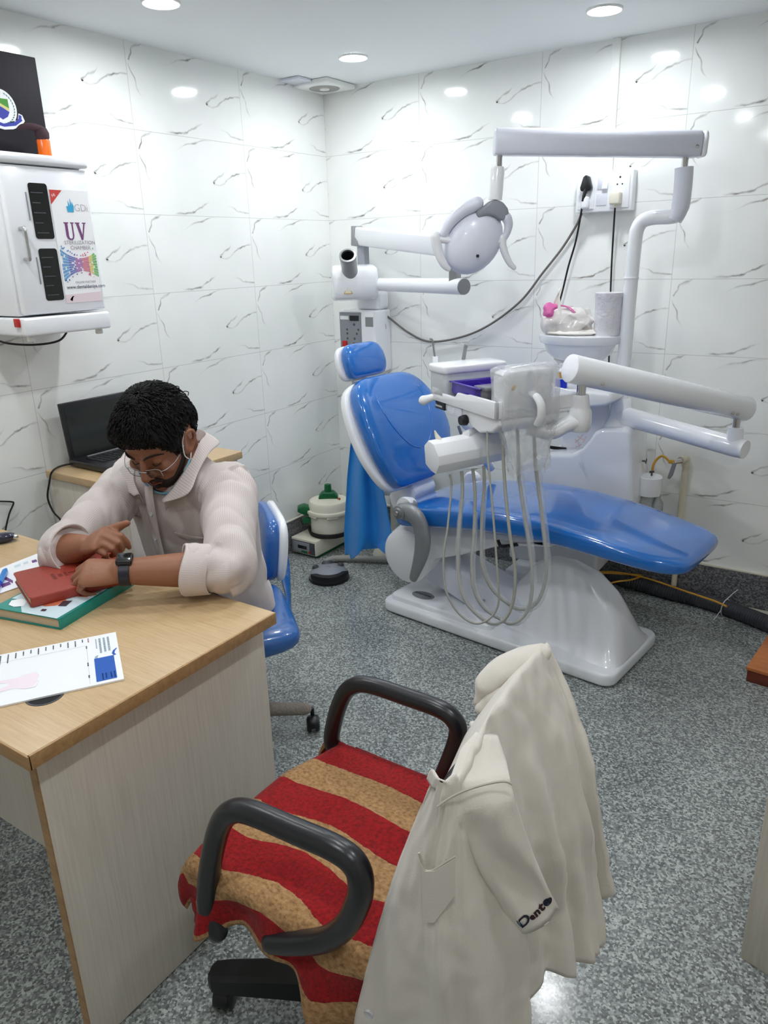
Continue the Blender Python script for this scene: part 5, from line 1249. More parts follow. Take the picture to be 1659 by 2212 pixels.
# ------------------------------------------------------------------ doctor's coat hung over the chair back
cols_ = [  # (position along the coat, top point, bottom point, sideways bow)
 (0.00, (2.122, -2.222, .878), (2.275, -2.305, .50), .010),
 (0.13, (2.126, -2.27, .886), (2.285, -2.335, .415), .012),
 (0.28, (2.130, -2.36, .892), (2.270, -2.385, .40), .012),
 (0.42, (2.138, -2.46, .892), (2.235, -2.46, .455), .010),
 (0.55, (2.150, -2.545, .886), (2.245, -2.56, .40), .008),
 (0.66, (2.158, -2.595, .876), (2.235, -2.645, .30), .006),
 (0.78, (2.150, -2.615, .868), (2.160, -2.668, .28), .004),
 (0.90, (2.138, -2.615, .868), (2.060, -2.668, .28), -.006),
 (1.00, (2.125, -2.606, .870), (1.985, -2.660, .28), -.030)]
def coat(i, j):
    k = interp([(c[0],)+tuple(c[1])+tuple(c[2])+(c[3],) for c in cols_], i)
    # smooth between columns
    T_p, B_p, bow = V(k[0:3]), V(k[3:6]), k[6]
    if j < .16:
        q = j/.16; a = (1-q)*PI*.5; fr = V((-.085-.012*math.sin(i*9), .004, -.15)) if i < .7 else V((-.012, 0, -.012))
        arc = V((-.030*math.sin(a), 0, .012*math.sin(PI*q)))
        f = (1-q)**1.1
        return T_p+fr*f+V((0, 0, .010*math.sin(PI*min(1, q*1.0))))
    q = (j-.16)/.84
    p = lerp(T_p, B_p, q); nrm = V((.92, -.2, .1)) if i < .52 else V((lerp(.92, .1, sst(.52, .72, i)), lerp(-.2, -.98, sst(.52, .72, i)), .1))
    e = sst(0, .22, q)
    p += nrm*(.022*math.sin(PI*min(1, q*1.3))*1.0+bow*math.sin(PI*q))
    ph = i*2*PI*5.2+.9*math.sin(q*2.2)+.5*noise.noise(V((i*6, q*2, 7))); fold = (.050*(.36-abs(math.sin(ph*.5))**.8*.6)+.012*math.sin(i*2*PI*9.1+q*1.5)*q)*sst(.0, .55, q)*(1 if i < .60 else .35)
    p += nrm*fold+V((0, .006*math.sin(q*9+i*4), 0))*q
    p += nrm*(.007*noise.noise(V((i*14, q*6, 1)))+.004*noise.noise(V((i*34, q*16, 5))))
    if i > .86: p += V((-.018*math.sin(PI*q)*(i-.86)/.14, 0, 0))
    return p
t = thing('lab_coat', 'off white short sleeved coat hung over the foreground chair back', 'coat', (2.15, -2.45, .30))
build('body', MB().grid(coat, 90, 70), 'coat', t, sharp=180, mods=[SOLID(.0025, 0)])
sa, sb = V((2.172, -2.600, .868)), V((2.235, -2.560, .607))
da, db = (sa-CAM).dot(CF), (sb-CAM).dot(CF)
SPX = [(1052, 1585, 24), (1044, 1632, 50), (1036, 1685, 66), (1048, 1745, 68), (1072, 1810, 64), (1100, 1875, 60), (1130, 1938, 58), (1156, 1990, 60)]
SOF = [.085, .055, .018, -.006, -.008, -.008, -.006, -.006]
rings = []
for k, (x, y, hw) in enumerate(SPX):
    q = max(0, (k-2)/(len(SPX)-3)); c = CAM+ray(x, y)*(lerp(da, db, q)+SOF[k]); x2, y2 = SPX[min(k+1, len(SPX)-1)][:2]; x1_, y1_ = SPX[max(k-1, 0)][:2]
    an = math.atan2(y2-y1_, x2-x1_); w_ = (CR*math.sin(an)+CU*math.cos(an)); sc2 = (c-CAM).dot(CF)/FPX
    tn = (T0*.9+Z*.35).normalized(); th = lerp(.012, .016, q)
    rings.append([c+w_*hw*sc2*math.cos(a)+tn*(th*math.sin(a)*(1 if math.sin(a) > 0 else .8)+.005*noise.noise(V((math.cos(a)*2.5, q*6, 3)))*(1 if math.sin(a) > 0 else .3)) for a in (2*PI*j/30 for j in range(30))])
rs = []
for a in range(len(rings)-1):
    for s in range(5): rs.append([lerp(p, q, s/5) for p, q in zip(rings[a], rings[a+1])])
rs.append(rings[-1]); rs.append([lerp(p, sum(rings[-1], V())/30, .06)-(rings[-1][0]-rings[-2][0])*.03 for p in rings[-1]])
for k, r in enumerate(rs):
    for j_, p in enumerate(r): p += T0*(.0045*math.sin(j_*2*PI/30*3+k*.25)+.006*noise.noise(V((j_*.45, k*.16, 2))))*min(1, k/6)
slm = MB().loft(rs); build('sleeve', slm, 'coat', t, sharp=180)
from mathutils.bvhtree import BVHTree
slt = BVHTree.FromPolygons([tuple(p) for p in slm.v], slm.f)
def on_sleeve(p, e=.0008):
    h = slt.ray_cast(p+T0*.2, -T0)[0]; return (h+T0*e) if h else p
seam = [(945, 1742), (975, 1722), (1010, 1706), (1050, 1694), (1088, 1688), (1106, 1694)]
dl_ = da-.020
build('shoulder_seam', MB().tube(spline([CAM+ray(x, y)*(lerp(da-.008, dl_, sst(0, .5, k/5))) for k, (x, y) in enumerate(seam)], 6), .0016, 6), 'thread', t)
dpk = lambda x, y: on_p(x, y, V((2.10, -2.668, .6)), V((.12, -.99, .05)).normalized())
pk = MB(); hem = spline([dpk(905, 1842), dpk(912, 1862), dpk(918, 1880), dpk(935, 1880), dpk(965, 1862), dpk(985, 1850)], 5); pk.tube(hem, .0018, 6)
build('pocket_hem', pk, 'thread', t)
pp_ = [dpk(x, y) for x, y in ((912, 1862), (918, 1880), (940, 1879), (985, 1852), (985, 1930), (940, 1990), (915, 1990))]
build('pocket', MB().add([p+V((.06, -.99, 0))*.0015 for p in pp_], [tuple(range(7))]), 'coat', t, flat=True, mods=[SOLID(.002)])
bt_ = dpk(797, 2190)
build('button', MB().lathe([(.004, .002), (.0065, .003), (.0075, .0015), (.0075, 0), (1e-4, 0)], bt_, V((.12, -.99, .05)), 16), 'rimclear', t)
dcr = (V((2.10, -2.26, .875))-CAM).dot(CF)
CP_ = lambda x, y, e=0: CAM+ray(x, y)*(dcr-e)
cl_ = MB(); cl_.tube(spline([CP_(1165, 1412), CP_(1120, 1430), CP_(1075, 1458), CP_(1045, 1485), CP_(1034, 1508)], 6), rspline([.02, .028, .028, .022, .012], 6), 14, flat=.7, round_end=True)
cl_.tube(spline([CP_(1085, 1500, .01), CP_(1060, 1518, .01), CP_(1040, 1530, .01)], 6), rspline([.022, .016, .010], 6), 12, round_end=True)
cl_.tube(spline([CP_(1095, 1500, .012), CP_(1060, 1555, .01), CP_(1038, 1585, .01), CP_(1025, 1572, .01)], 6), rspline([.03, .028, .020, .010], 6), 12, flat=.6, round_end=True)
for p in cl_.v: p += V((noise.noise(p*30), noise.noise(p*30+V((5, 0, 0))), noise.noise(p*30+V((0, 7, 0)))))*.006
build('collar', cl_, 'coat', t, sharp=180)
# embroidered lettering along the sleeve hem
x_a, x_b = (1126, 2004), (1198, 1958)
dtx = db-.031
org = CAM+ray(*x_a)*dtx; en = CAM+ray(*x_b)*dtx; ta_ = (en-org).normalized(); tv = (CU-ta_*CU.dot(ta_)).normalized(); lh_ = (en-org).length
em = MB(); S1_ = .030*lh_/.062
text_mesh(em, 'D', org+ta_*0, ta_, tv, lh_*.44, 0, .0005, bold=.025); text_mesh(em, 'e', org+ta_*lh_*.31, ta_, tv, lh_*.27, 1, .0005, bold=.05); text_mesh(em, 'n', org+ta_*lh_*.455, ta_, tv, lh_*.31, 1, .0005, bold=.05); text_mesh(em, 't', org+ta_*lh_*.63, ta_, tv, lh_*.34, 1, .0005, bold=.05)
tc_ = org+ta_*lh_*.885+tv*lh_*.10; nz_ = ta_.cross(tv)
em.lathe([(lh_*.062, .0004), (lh_*.125, .0004), (lh_*.125, .0010), (lh_*.062, .0010)], tc_, nz_, 24, 0, sx=1, sy=1, xdir=ta_)
em.add([tc_+nz_*.001+ta_*lh_*x+tv*lh_*y for x, y in ((-.08, -.02), (.09, -.02), (.06, -.08), (0, -.10), (-.06, -.08))], [(0, 1, 2, 3, 4)], 2)
em.add([org+nz_*.0007+ta_*lh_*x+tv*lh_*y for x, y in ((.005, .07), (.085, .07), (.085, .25), (.005, .25))], [(0, 1, 2, 3)], 2)
em.v = [on_sleeve(p, .0010+.0004*(i % 1)) for i, p in enumerate(em.v)]
build('embroidery', em, [mat('navy_thread', (24, 26, 44), .8), mat('maroon_thread', (44, 16, 26), .8), mat('teal_thread', (70, 110, 124), .8)], t, flat=True)
# ------------------------------------------------------------------ seated man
def remeshed(name, mb, mats, parent, voxel, smooth=4, attr=None, disp=None):
    """fuse overlapping lofts into one continuous skin"""
    o = build('tmp', mb, mats, None, sharp=180)
    md = o.modifiers.new('r', 'REMESH'); md.mode = 'VOXEL'; md.voxel_size = voxel; md.use_smooth_shade = True
    if smooth: s = o.modifiers.new('s', 'SMOOTH'); s.factor = .5; s.iterations = smooth
    bpy.context.view_layer.update()
    me = bpy.data.meshes.new_from_object(o.evaluated_get(bpy.context.evaluated_depsgraph_get()))
    old = o.data; bpy.data.objects.remove(o); bpy.data.meshes.remove(old)
    me.name = name
    if disp:
        ns = [v.normal.copy() for v in me.vertices]
        for v, n in zip(me.vertices, ns): v.co = disp(v.co.copy(), n)
    if attr:
        a = me.attributes.new(attr[0], 'FLOAT', 'POINT'); a.data.foreach_set('value', [attr[1](v.co) for v in me.vertices])
    off = root_of(parent).location; me.transform(Matrix.Translation(-off))
    me.polygons.foreach_set('use_smooth', [True]*len(me.polygons))
    ob = bpy.data.objects.new(name, me); COL.objects.link(ob); ob.parent = parent
    return ob
man = thing('person', 'man in pale striped shirt and glasses at the desk, looking at his watch', 'person', (.95, -1.85, 0))

HP = on_y(343, 944, -2.025)
hf0 = V((.25, -.968, 0)).normalized(); pit = R_(30)
hF = hf0*math.cos(pit)-Z*math.sin(pit); hL = V((-hf0.y, hf0.x, 0)); hU = hF.cross(hL)*-1
hU = hL.cross(hF)*-1 if hL.cross(hF).z < 0 else hL.cross(hF)
HSEC = [(.122, .006, .004, .012), (.118, .026, .028, .040), (.108, .044, .048, .060), (.09, .060, .068, .080), (.065, .070, .083, .094), (.04, .0755, .091, .1), (.012, .0765, .0945, .100), (-.008, .0755, .088, .098), (-.025, .0745, .090, .093), (-.045, .071, .0915, .080), (-.065, .0665, .091, .058), (-.083, .061, .090, .036), (-.098, .052, .087, .014), (-.110, .038, .080, -.004), (-.118, .020, .068, -.022), (-.121, .006, .058, -.036)]
HS = sorted(HSEC)
def hpt(x, y, z): return HP+hL*x+hF*y+hU*z
def hsurf(th, z, e=0):
    """point on the head at height z, angle th (0 = face, + = his left), pushed out by e"""
    w, f, b = interp(HS, z); cx = (f-b)/2; ry = (f+b)/2
    c, s = math.cos(th), math.sin(th); g = lambda q, k: math.copysign(abs(q)**k, q)
    k = .88
    return hpt((w+e)*g(s, k), cx+(ry+e)*g(c, k), z)
bod = MB()
zs = [q[0] for q in HS]; zz = []
for a, b in zip(zs, zs[1:]): zz += [a, (a+b)/2]
zz.append(zs[-1])
bod.loft([[hsurf(2*PI*j/40, z) for j in range(40)] for z in zz])
# nose, brows, lips, eyelids, chin, ears
bod.tube([hpt(0, .088, .004), hpt(0, .098, -.014), hpt(0, .108, -.032), hpt(0, .1125, -.042)], [.0075, .0085, .0105, .0125], 14, round_end=True)
for s in (-1, 1):
    bod.ell(hpt(s*.0125, .100, -.045), (.0095, .012, .0085), (hL, hF, hU))
    bod.tube([hpt(s*.012, .091, .012), hpt(s*.032, .087, .017), hpt(s*.052, .070, .012)], [.008, .0085, .006], 10, round_end=True)
    bod.ell(hpt(s*.031, .0765, -.006), (.0155, .0125, .0115), (hL, hF, hU))
    bod.ell(hpt(s*.045, .066, -.035), (.024, .022, .020), (hL, hF, hU))
    # ear: rim, lobe and bowl
    ex = .0775
    rim = [hpt(s*ex, .012, -.030), hpt(s*(ex+.004), .014, -.012), hpt(s*(ex+.008), .006, .008), hpt(s*(ex+.014), -.008, .018), hpt(s*(ex+.018), -.022, .010), hpt(s*(ex+.016), -.024, -.010), hpt(s*(ex+.008), -.012, -.030), hpt(s*(ex+.002), .002, -.044), hpt(s*ex, .010, -.040)]
    bod.tube(spline(rim, 5), .0055, 10, round_end=True); bod.ell(hpt(s*(ex+.002), -.002, -.008), (.006, .016, .026), (hL, hF, hU)); bod.ell(hpt(s*(ex+.002), .003, -.036), (.006, .009, .010), (hL, hF, hU))
bod.tube([hpt(-.022, .083, -.068), hpt(0, .0935, -.0665), hpt(.022, .083, -.068)], [.004, .007, .004], 10, round_end=True)
bod.tube([hpt(-.020, .083, -.076), hpt(0, .0925, -.0775), hpt(.020, .083, -.076)], [.004, .0078, .004], 10, round_end=True)
bod.ell(hpt(0, .080, -.105), (.022, .012, .014), (hL, hF, hU))
# neck and trunk
NB = V((.925, -1.945, .955))
bod.tube(spline([NB-Z*.04, NB+V((.004, -.012, .04)), hpt(0, -.045, -.075), hpt(0, -.035, -.02)], 5), rspline([.075, .060, .057, .055], 5), 24)
TR = [((.895, -1.83, .485), .18, .130), ((.895, -1.845, .56), .184, .134), ((.90, -1.87, .66), .187, .134), ((.91, -1.895, .76), .192, .128), ((.918, -1.915, .85), .20, .118), ((.92, -1.935, .915), .200, .102), ((.915, -1.95, .955), .165, .080), ((.92, -1.955, .985), .095, .066), ((.926, -1.962, 1.012), .069, .063)]
def trunk(sc, add=0):
    P = spline([q[0] for q in TR], 5); W = spline([(q[1], q[2], 0) for q in TR], 5)
    return [[p+V(((w.x*sc+add)*math.copysign(abs(math.cos(a))**.85, math.cos(a)), (w.y*sc+add)*math.copysign(abs(math.sin(a))**.85, math.sin(a)), .018*math.cos(2*a)*0)) for a in (2*PI*j/44 for j in range(44))] for p, w in zip(P, W)]
bod.loft(trunk(.92))
SLp, ELp = V((1.095, -1.935, .912)), on_z(498, 1228, .815)
WLp = on_z(263, 1235, .832)
SRp, ERp = V((.745, -1.95, .905)), on_z(132, 1192, .815)
WRp = on_p(186, 1180, WLp+Y*.035, Y)
def limb(mb, a, b, c, r, m=0, seg=20):
    e = lerp(a, b, .5); f = lerp(b, c, .5)
    mb.tube(spline([a, lerp(a, b, .35), lerp(a, b, .75), b, lerp(b, c, .25), lerp(b, c, .6), c], 5), rspline(r, 5), seg, m, round_end=True)
limb(bod, SLp, ELp, WLp, [.058, .052, .045, .043, .044, .038, .029])
limb(bod, SRp, ERp, WRp, [.058, .052, .045, .043, .044, .038, .029])
def hand(mb, w, fwd, back, thumb_side, fingers, thumb, sc=1.0):
    f = V(fwd).normalized(); n = V(back); n = (n-f*n.dot(f)).normalized(); s = V(thumb_side); s = (s-f*s.dot(f)-n*s.dot(n)).normalized()
    rings = []
    for q, hw, hh, nz in ((-.02, .027, .020, 0), (.0, .028, .019, 0), (.03, .036, .018, .0), (.06, .041, .0165, .002), (.085, .042, .014, .003), (.094, .038, .009, .002)):
        rings.append([w+f*q*sc+n*nz+(s*hw*math.copysign(abs(math.cos(a))**.8, math.cos(a))+n*hh*math.sin(a))*sc for a in (2*PI*j/20 for j in range(20))])
    mb.loft(rings); tips = []
    for (off, st, ln, rad, curl, spl) in fingers:
        p = w+f*st*sc+s*off*sc+n*.002; d = (f*math.cos(R_(spl))+s*math.sin(R_(spl))).normalized(); pts = [p-d*.015*sc]; nn = n.copy(); a = 0
        pts.append(p)
        for L_, c in zip(ln, curl):
            a = R_(c); d2 = d*math.cos(a)-nn*math.sin(a); nn = nn*math.cos(a)+d*math.sin(a); d = d2
            p = p+d*L_*sc; pts.append(p)
        rr = [rad*1.05, rad*1.08, rad, rad*.93, rad*.80]
        pp = []; r2 = []
        for k in range(len(pts)-1):
            for q in (0, .5): pp.append(lerp(pts[k], pts[k+1], q)); r2.append(lerp(rr[k], rr[k+1], q)*(1.0 if q == 0 else .95)*sc)
        pp.append(pts[-1]); r2.append(rr[-1]*sc)
        mb.tube(pp, r2, 12, round_end=True); tips.append((pts[-1], d, nn))
    (tp, td, tl, tr, tc) = thumb
    p = w+f*tp[0]*sc+s*tp[1]*sc; d = (f*td[0]+s*td[1]+n*td[2]).normalized(); pts = [p]
    ax = (f*tc[0]+s*tc[1]+n*tc[2])
    for L_ in tl: p = p+d*L_*sc; pts.append(p); d = (d+ax*.35).normalized()
    mb.tube(pts, [q*sc for q in tr], 14, round_end=True); tips.append((pts[-1], d, n))
    return tips
# his left hand: a loose fist resting on the diary
fl = on_z(165, 1240, .828)-WLp
FIST = [(.029, .086, (.042, .026, .020), .0092, (36, 66, 45), 3), (.010, .090, (.046, .029, .021), .0096, (38, 68, 45), 0), (-.010, .087, (.043, .027, .020), .0092, (42, 70, 46), -2), (-.028, .079, (.034, .021, .018), .0082, (48, 70, 46), -5)]
hand(bod, WLp, fl, V((.22, -.42, .88)), Y, FIST, ((.025, .022), (.75, .45, -.45), (.040, .030, .024), (.015, .013, .0115, .0095), (.4, -.5, -.5)), .98)
# his right hand: index finger touching the watch, thumb stretched past it
kn_r = on_p(222, 1163, WLp+Y*.030, Y)
fr = (kn_r-WRp)
RH = [(.026, .084, (.044, .027, .021), .0092, (52, 58, 22), 6), (.009, .088, (.044, .028, .021), .0095, (62, 66, 40), 0), (-.010, .084, (.041, .026, .020), .0092, (66, 72, 42), -2), (-.028, .077, (.033, .020, .018), .0082, (70, 72, 42), -6)]
tipsR = hand(bod, WRp, fr, V((-.10, -.55, .83)), Y, RH, ((.030, .026), (.86, .36, -.22), (.042, .036, .028), (.015, .0125, .0115, .009), (.35, -.1, -.05)), .92)
# legs (hidden under the desk)
LEGS = []
for s in (-1, 1):
    hp_, kn2, an = V((.895+s*.085, -1.84, .545)), V((.89+s*.085, -2.13, .53)), V((.89+s*.085, -1.99, .10))
    LEGS.append((hp_, kn2, an)); limb(bod, hp_, kn2, an, [.085, .08, .065, .055, .055, .048, .036])
    bod.ell(an+V((0, -.06, -.055)), (.038, .11, .030))
body = remeshed('body', bod, 'skin', man, .0036, 3)
body['label'] = 'brown skin of the face, forearms and hands'
# hair
hr = MB()
def hline(th):
    a = abs((th+PI) % (2*PI)-PI)
    return interp([(0, .050), (.35, .046), (.62, .044), (.80, .030), (.95, .012), (1.12, -.018), (1.25, -.022), (1.36, .018), (1.95, .022), (2.2, -.035), (2.6, -.062), (PI, -.070)], a)[0]
def hairpt(th, v, extra=0):
    z0 = hline(th); a = v*PI/2
    z = lerp(z0, .1215, math.sin(a)**1.0 if v < 1 else 1)
    front = .5+.5*math.cos(th); sd_ = 1-.45*math.exp(-((abs(th)-1.5)/.55)**2)*(1-v); e = .004+.017*math.sin(min(v*5, 1)*PI/2)*sd_+.009*front*math.exp(-((v-.25)/.25)**2)
    e += extra
    z = lerp(z0, .1225, math.sin(a)); p = hsurf(th, min(z, .1222), e*math.cos(a))+hU*e*math.sin(a)
    return p
def hgrid(i, j):
    th = 2*PI*i; q = hairpt(th, j); n = noise.noise(q*30)*.005+noise.noise(q*80)*.002
    return q+(q-hpt(0, 0, .02)).normalized()*n*sst(.02, .2, j)
hr.grid(hgrid, 72, 30)
rnd2 = random.Random(11)
for k in range(2200):
    th = rnd2.uniform(-PI, PI); v = rnd2.random()**.8*.96; p0 = hairpt(th, v, -.004)
    th2 = th+rnd2.uniform(-.12, .12); v2 = v-rnd2.uniform(.05, .16) if v > .3 or abs(th) > .6 else v-rnd2.uniform(.02, .10)
    p2 = hairpt(th2, max(v2, -.03), .003+.004*rnd2.random()); p1 = lerp(p0, p2, .5)+(p0-hpt(0, 0, .02)).normalized()*(.003+.003*rnd2.random())
    r = rnd2.uniform(.0012, .0024); hr.tube([p0, p1, p2], [r, r*.9, r*.25], 5)
for k in range(26):      # a few curls lifting off the crown
    th = rnd2.uniform(.6, 2.4) if k < 18 else rnd2.uniform(-1, 1); v = rnd2.uniform(.45, .85); p0 = hairpt(th, v); n = (p0-hpt(0, 0, .02)).normalized(); t_ = n.cross(hF).normalized()
    hr.tube(spline([p0, p0+n*.012+t_*.003, p0+n*.016+t_*.012, p0+n*.008+t_*.016], 4), [.0012]*13, 5)
build('hair', hr, 'hair', man, sharp=180)
# eyebrows, beard and moustache
eb = MB()
for s in (-1, 1):
    eb.tube(spline([hpt(s*.013, .0985, .012), hpt(s*.028, .0975, .020), hpt(s*.044, .0855, .019), hpt(s*.058, .069, .010)], 5), rspline([.0028, .0036, .0032, .0014], 5), 8, flat=.8)
    eb.tube(spline([hpt(s*.018, .0845, -.012), hpt(s*.031, .090, -.0165), hpt(s*.045, .0815, -.012)], 5), .0011, 6)
build('eyebrow', eb, 'beard', man, sharp=180)
bd = MB()
def beard(i, j):
    th = lerp(-1.62, 1.62, i); a = abs(th); top = interp([(0, -.082), (.22, -.083), (.38, -.070), (.55, -.072), (.85, -.070), (1.15, -.048), (1.45, -.018), (1.7, -.01)], a)[0]
    bot = interp([(0, -.1215), (.6, -.121), (1.0, -.108), (1.3, -.085), (1.55, -.045), (1.7, -.02)], a)[0]
    z = lerp(top, bot, j); e = .0045*min(1, 6*j, 6*(1-j)+.35)*(1 if a < 1.3 else .6)-.0008
    q = hsurf(th, z, e); return q+(q-HP).normalized()*.0016*noise.noise(q*260)
bd.grid(beard, 60, 14)
bd.tube(spline([hpt(-.030, .081, -.078), hpt(-.020, .094, -.064), hpt(-.006, .101, -.058), hpt(0, .1015, -.0575), hpt(.006, .101, -.058), hpt(.020, .094, -.064), hpt(.030, .081, -.078)], 5), rspline([.004, .006, .0062, .0055, .0062, .006, .004], 5), 10, flat=.8, round_end=True)
bd.ell(hpt(0, .092, -.092), (.010, .006, .008), (hL, hF, hU))
build('beard', bd, 'beard', man, sharp=180)
lp = MB(); lp.tube(spline([hpt(-.018, .089, -.0755), hpt(0, .1005, -.0765), hpt(.018, .089, -.0755)], 6), .0042, 8, flat=.8, round_end=True); build('lips', lp, 'lip', man, sharp=180)
# glasses slid down the nose
gl = MB(); gz = -.026; gy_ = .112
for s in (-1, 1):
    o = [(.012, .011), (.040, .013), (.050, .008), (.050, -.012), (.040, -.016), (.014, -.014)]
    gl.tube([hpt(s*x, gy_-.010*abs(x)/.05, gz+z) for x, z in o], .0009, 6, closed=True)
    gl.tube(spline([hpt(s*.050, gy_-.010, gz+.004), hpt(s*.064, gy_-.020, gz+.005), hpt(s*.080, .06, gz+.010), hpt(s*.083, .0, gz+.022)], 5), .0010, 6)
    gl.tube(spline([hpt(s*.012, gy_-.002, gz-.004), hpt(s*.009, gy_-.008, gz-.008)], 3), .001, 6)
gl.tube(spline([hpt(-.012, gy_-.002, gz+.004), hpt(0, gy_+.001, gz+.007), hpt(.012, gy_-.002, gz+.004)], 4), .0013, 6)
gla = build('glasses', gl, 'rimclear', man, sharp=60)
for s in (-1, 1):
    lz_ = MB(); o = [(.012, .011), (.040, .013), (.050, .008), (.050, -.012), (.040, -.016), (.014, -.014)]
    pf_ = [hpt(s*x, gy_-.010*abs(x)/.05, gz+z) for x, z in o]; lz_.add(pf_+[q+hF*.0012 for q in pf_], [tuple(range(5, -1, -1)), tuple(range(6, 12))]+[(i, (i+1) % 6, 6+(i+1) % 6, 6+i) for i in range(6)])
    build('lens', lz_, 'lens', gla, flat=True)
# mask pulled down under the chin, with ear loops
mk = MB()
def maskf(i, j):
    th = lerp(-1.5, 1.5, i); a = abs(th); zt = interp([(0, -.118), (.5, -.114), (1.0, -.090), (1.5, -.055)], a)[0]; hgt = interp([(0, .040), (.8, .038), (1.5, .014)], a)[0]
    z = zt-hgt*j; e = .010+.006*math.sin(j*PI*3)*.4
    q = hsurf(th, max(zt, -.108), e); return q+hU*(z-max(zt, -.108))-hF*.012*j*(1-a/2)
mk.grid(maskf, 40, 10)
msk = build('face_mask', mk, 'mask', man, sharp=60, mods=[SOLID(.0025)])
for s in (-1, 1):
    lo = MB()
    e0, e1 = maskf(.5+s*.5, 0), maskf(.5+s*.5, 1)
    lo.tube(spline([e0, hpt(s*.081, .030, -.030), hpt(s*.083, .016, .004), hpt(s*.088, -.006, .022)], 5), .0016, 6)
    lo.tube(spline([e1, hpt(s*.082, .016, -.055), hpt(s*.082, .002, -.042)], 5), .0016, 6)
    build('ear_loop', lo, 'loop', msk)
# shirt
sh = MB(); sh.loft(trunk(1.0, .006)[:-3])
def sleeve(mb, a, b, c, k, r):
    end = lerp(b, c, k)
    mb.tube(spline([a+(a-b)*.10+Z*.006, lerp(a, b, .3), lerp(a, b, .72), b, lerp(b, c, k*.5), end], 6), rspline(r, 6), 26)
    d = (c-b).normalized(); mb.tube([end-d*.055, end-d*.05, end-d*.005, end+d*.002], [r[-1]*.97, r[-1]*1.10, r[-1]*1.14, r[-1]*1.08], 28)
kL, kR = .40, .42
sleeve(sh, SLp, ELp, WLp, kL, [.074, .073, .064, .060, .056, .053])
sleeve(sh, SRp, ERp, WRp, kR, [.074, .073, .064, .060, .056, .053])
SEGS = [('t', V((.895, -1.85, .6)), V((.92, -1.94, .96))), ('a', SLp, ELp), ('a', ELp, WLp), ('a', SRp, ERp), ('a', ERp, WRp)]
def seg_near(p):
    best = None
    for k, a, b in SEGS:
        d = b-a; t = min(max((p-a).dot(d)/d.length_squared, 0), 1); q = (p-(a+d*t)).length/(1.9 if k == 't' else .72)
        if best is None or q < best[0]: best = (q, k, d.normalized(), a, t)
    return best
def fold(p, n):
    q, k, d, a, t = seg_near(p)
    if k == 't':
        w2 = V((p.x*9+p.z*4, p.y*7, p.z*4.5-p.x*3)); f = -.024*(.32-abs(noise.noise(w2)))*sst(.985, .93, p.z)+.004*noise.noise(p*22)
    else:
        s = (p-a).dot(d); b_ = math.exp(-((t-1)/.35)**2)+math.exp(-(t/.35)**2)
        o_ = (p-a)-d*s; w2 = V((s*17+o_.z*14, o_.x*7+3, o_.y*7+s*4)); f = -.026*(.28-abs(noise.noise(w2)))*(.45+.55*b_)+.004*noise.noise(p*18)
    return p+n*f
def stripe(p):
    q, k, d, a, t = seg_near(p)
    if k == 't':
        c = lerp(V((.895, -1.85, .56)), V((.92, -1.94, .95)), min(max((p.z-.56)/.39, 0), 1)); return math.atan2(p.x-c.x, -(p.y-c.y)*1.35)*.165*1.9
    u = d.cross(Z).normalized(); w_ = d.cross(u); r = p-a; return math.atan2(r.dot(u), r.dot(w_))*.062*1.9
shirt = remeshed('shirt', sh, 'shirt', man, .0055, 2, ('stripe', stripe), fold)
# hollow cuffs: thin rolled bands at the sleeve ends
for b, c, k in ((ELp, WLp, kL), (ERp, WRp, kR)):
    d = (c-b).normalized(); en = lerp(b, c, k); u = d.orthogonal().normalized(); w_ = d.cross(u); rings = []
    for s, r in ((-.050, .056), (-.047, .0595), (-.02, .0605), (.006, .0620), (.010, .060), (.006, .056), (-.02, .053)):
        rings.append([en+d*(s+.007*math.sin(2*a+.6))+(u*math.cos(a)+w_*math.sin(a))*(r+.0025*math.sin(2*a+1)+.0015*noise.noise(V((math.cos(a)*3, math.sin(a)*3, s*40)))) for a in (2*PI*j/40 for j in range(40))])
    cuf = MB(); cuf.loft(rings, cap=False, at=[j*.0105*1.9 for _ in rings for j in range(40)])
    build('cuff', cuf, 'shirt', man, sharp=180, attr='stripe')
# collar, placket, buttons, pocket
cl = MB(); mx_ = lambda p: V((1.862-p[0], p[1], p[2]))
Fh = [(.978, -2.060, .905), (1.016, -2.042, .945), (1.030, -1.995, .998), (1.018, -1.945, 1.040), (.990, -1.895, 1.050), (.931, -1.872, 1.052)]
Oh = [(.990, -2.068, .900), (1.078, -2.058, .936), (1.066, -2.002, .982), (1.050, -1.945, 1.014), (1.012, -1.868, 1.022), (.931, -1.842, 1.024)]
FC = spline([V(p) for p in Fh]+[mx_(p) for p in Fh[-2::-1]], 6); OC = spline([V(p) for p in Oh]+[mx_(p) for p in Oh[-2::-1]], 6)
IC = [p+(V((.931, -1.955, p.z))-p).normalized()*.012-Z*.035 for p in FC]
def collar(i, j):
    k = min(int(i*(len(FC)-1)+1e-6), len(FC)-1)
    if j < .3: return lerp(IC[k], FC[k], j/.3)
    q = (j-.3)/.7; return lerp(FC[k], OC[k], q)+(OC[k]-V((.931, -1.955, OC[k].z))).normalized()*.003*math.sin(PI*q)
cl.grid(collar, len(FC)-1, 10, at=lambda i, j: i*.40*1.9)
build('collar', cl, 'shirt', man, sharp=60, attr='stripe', mods=[SOLID(.0022)])
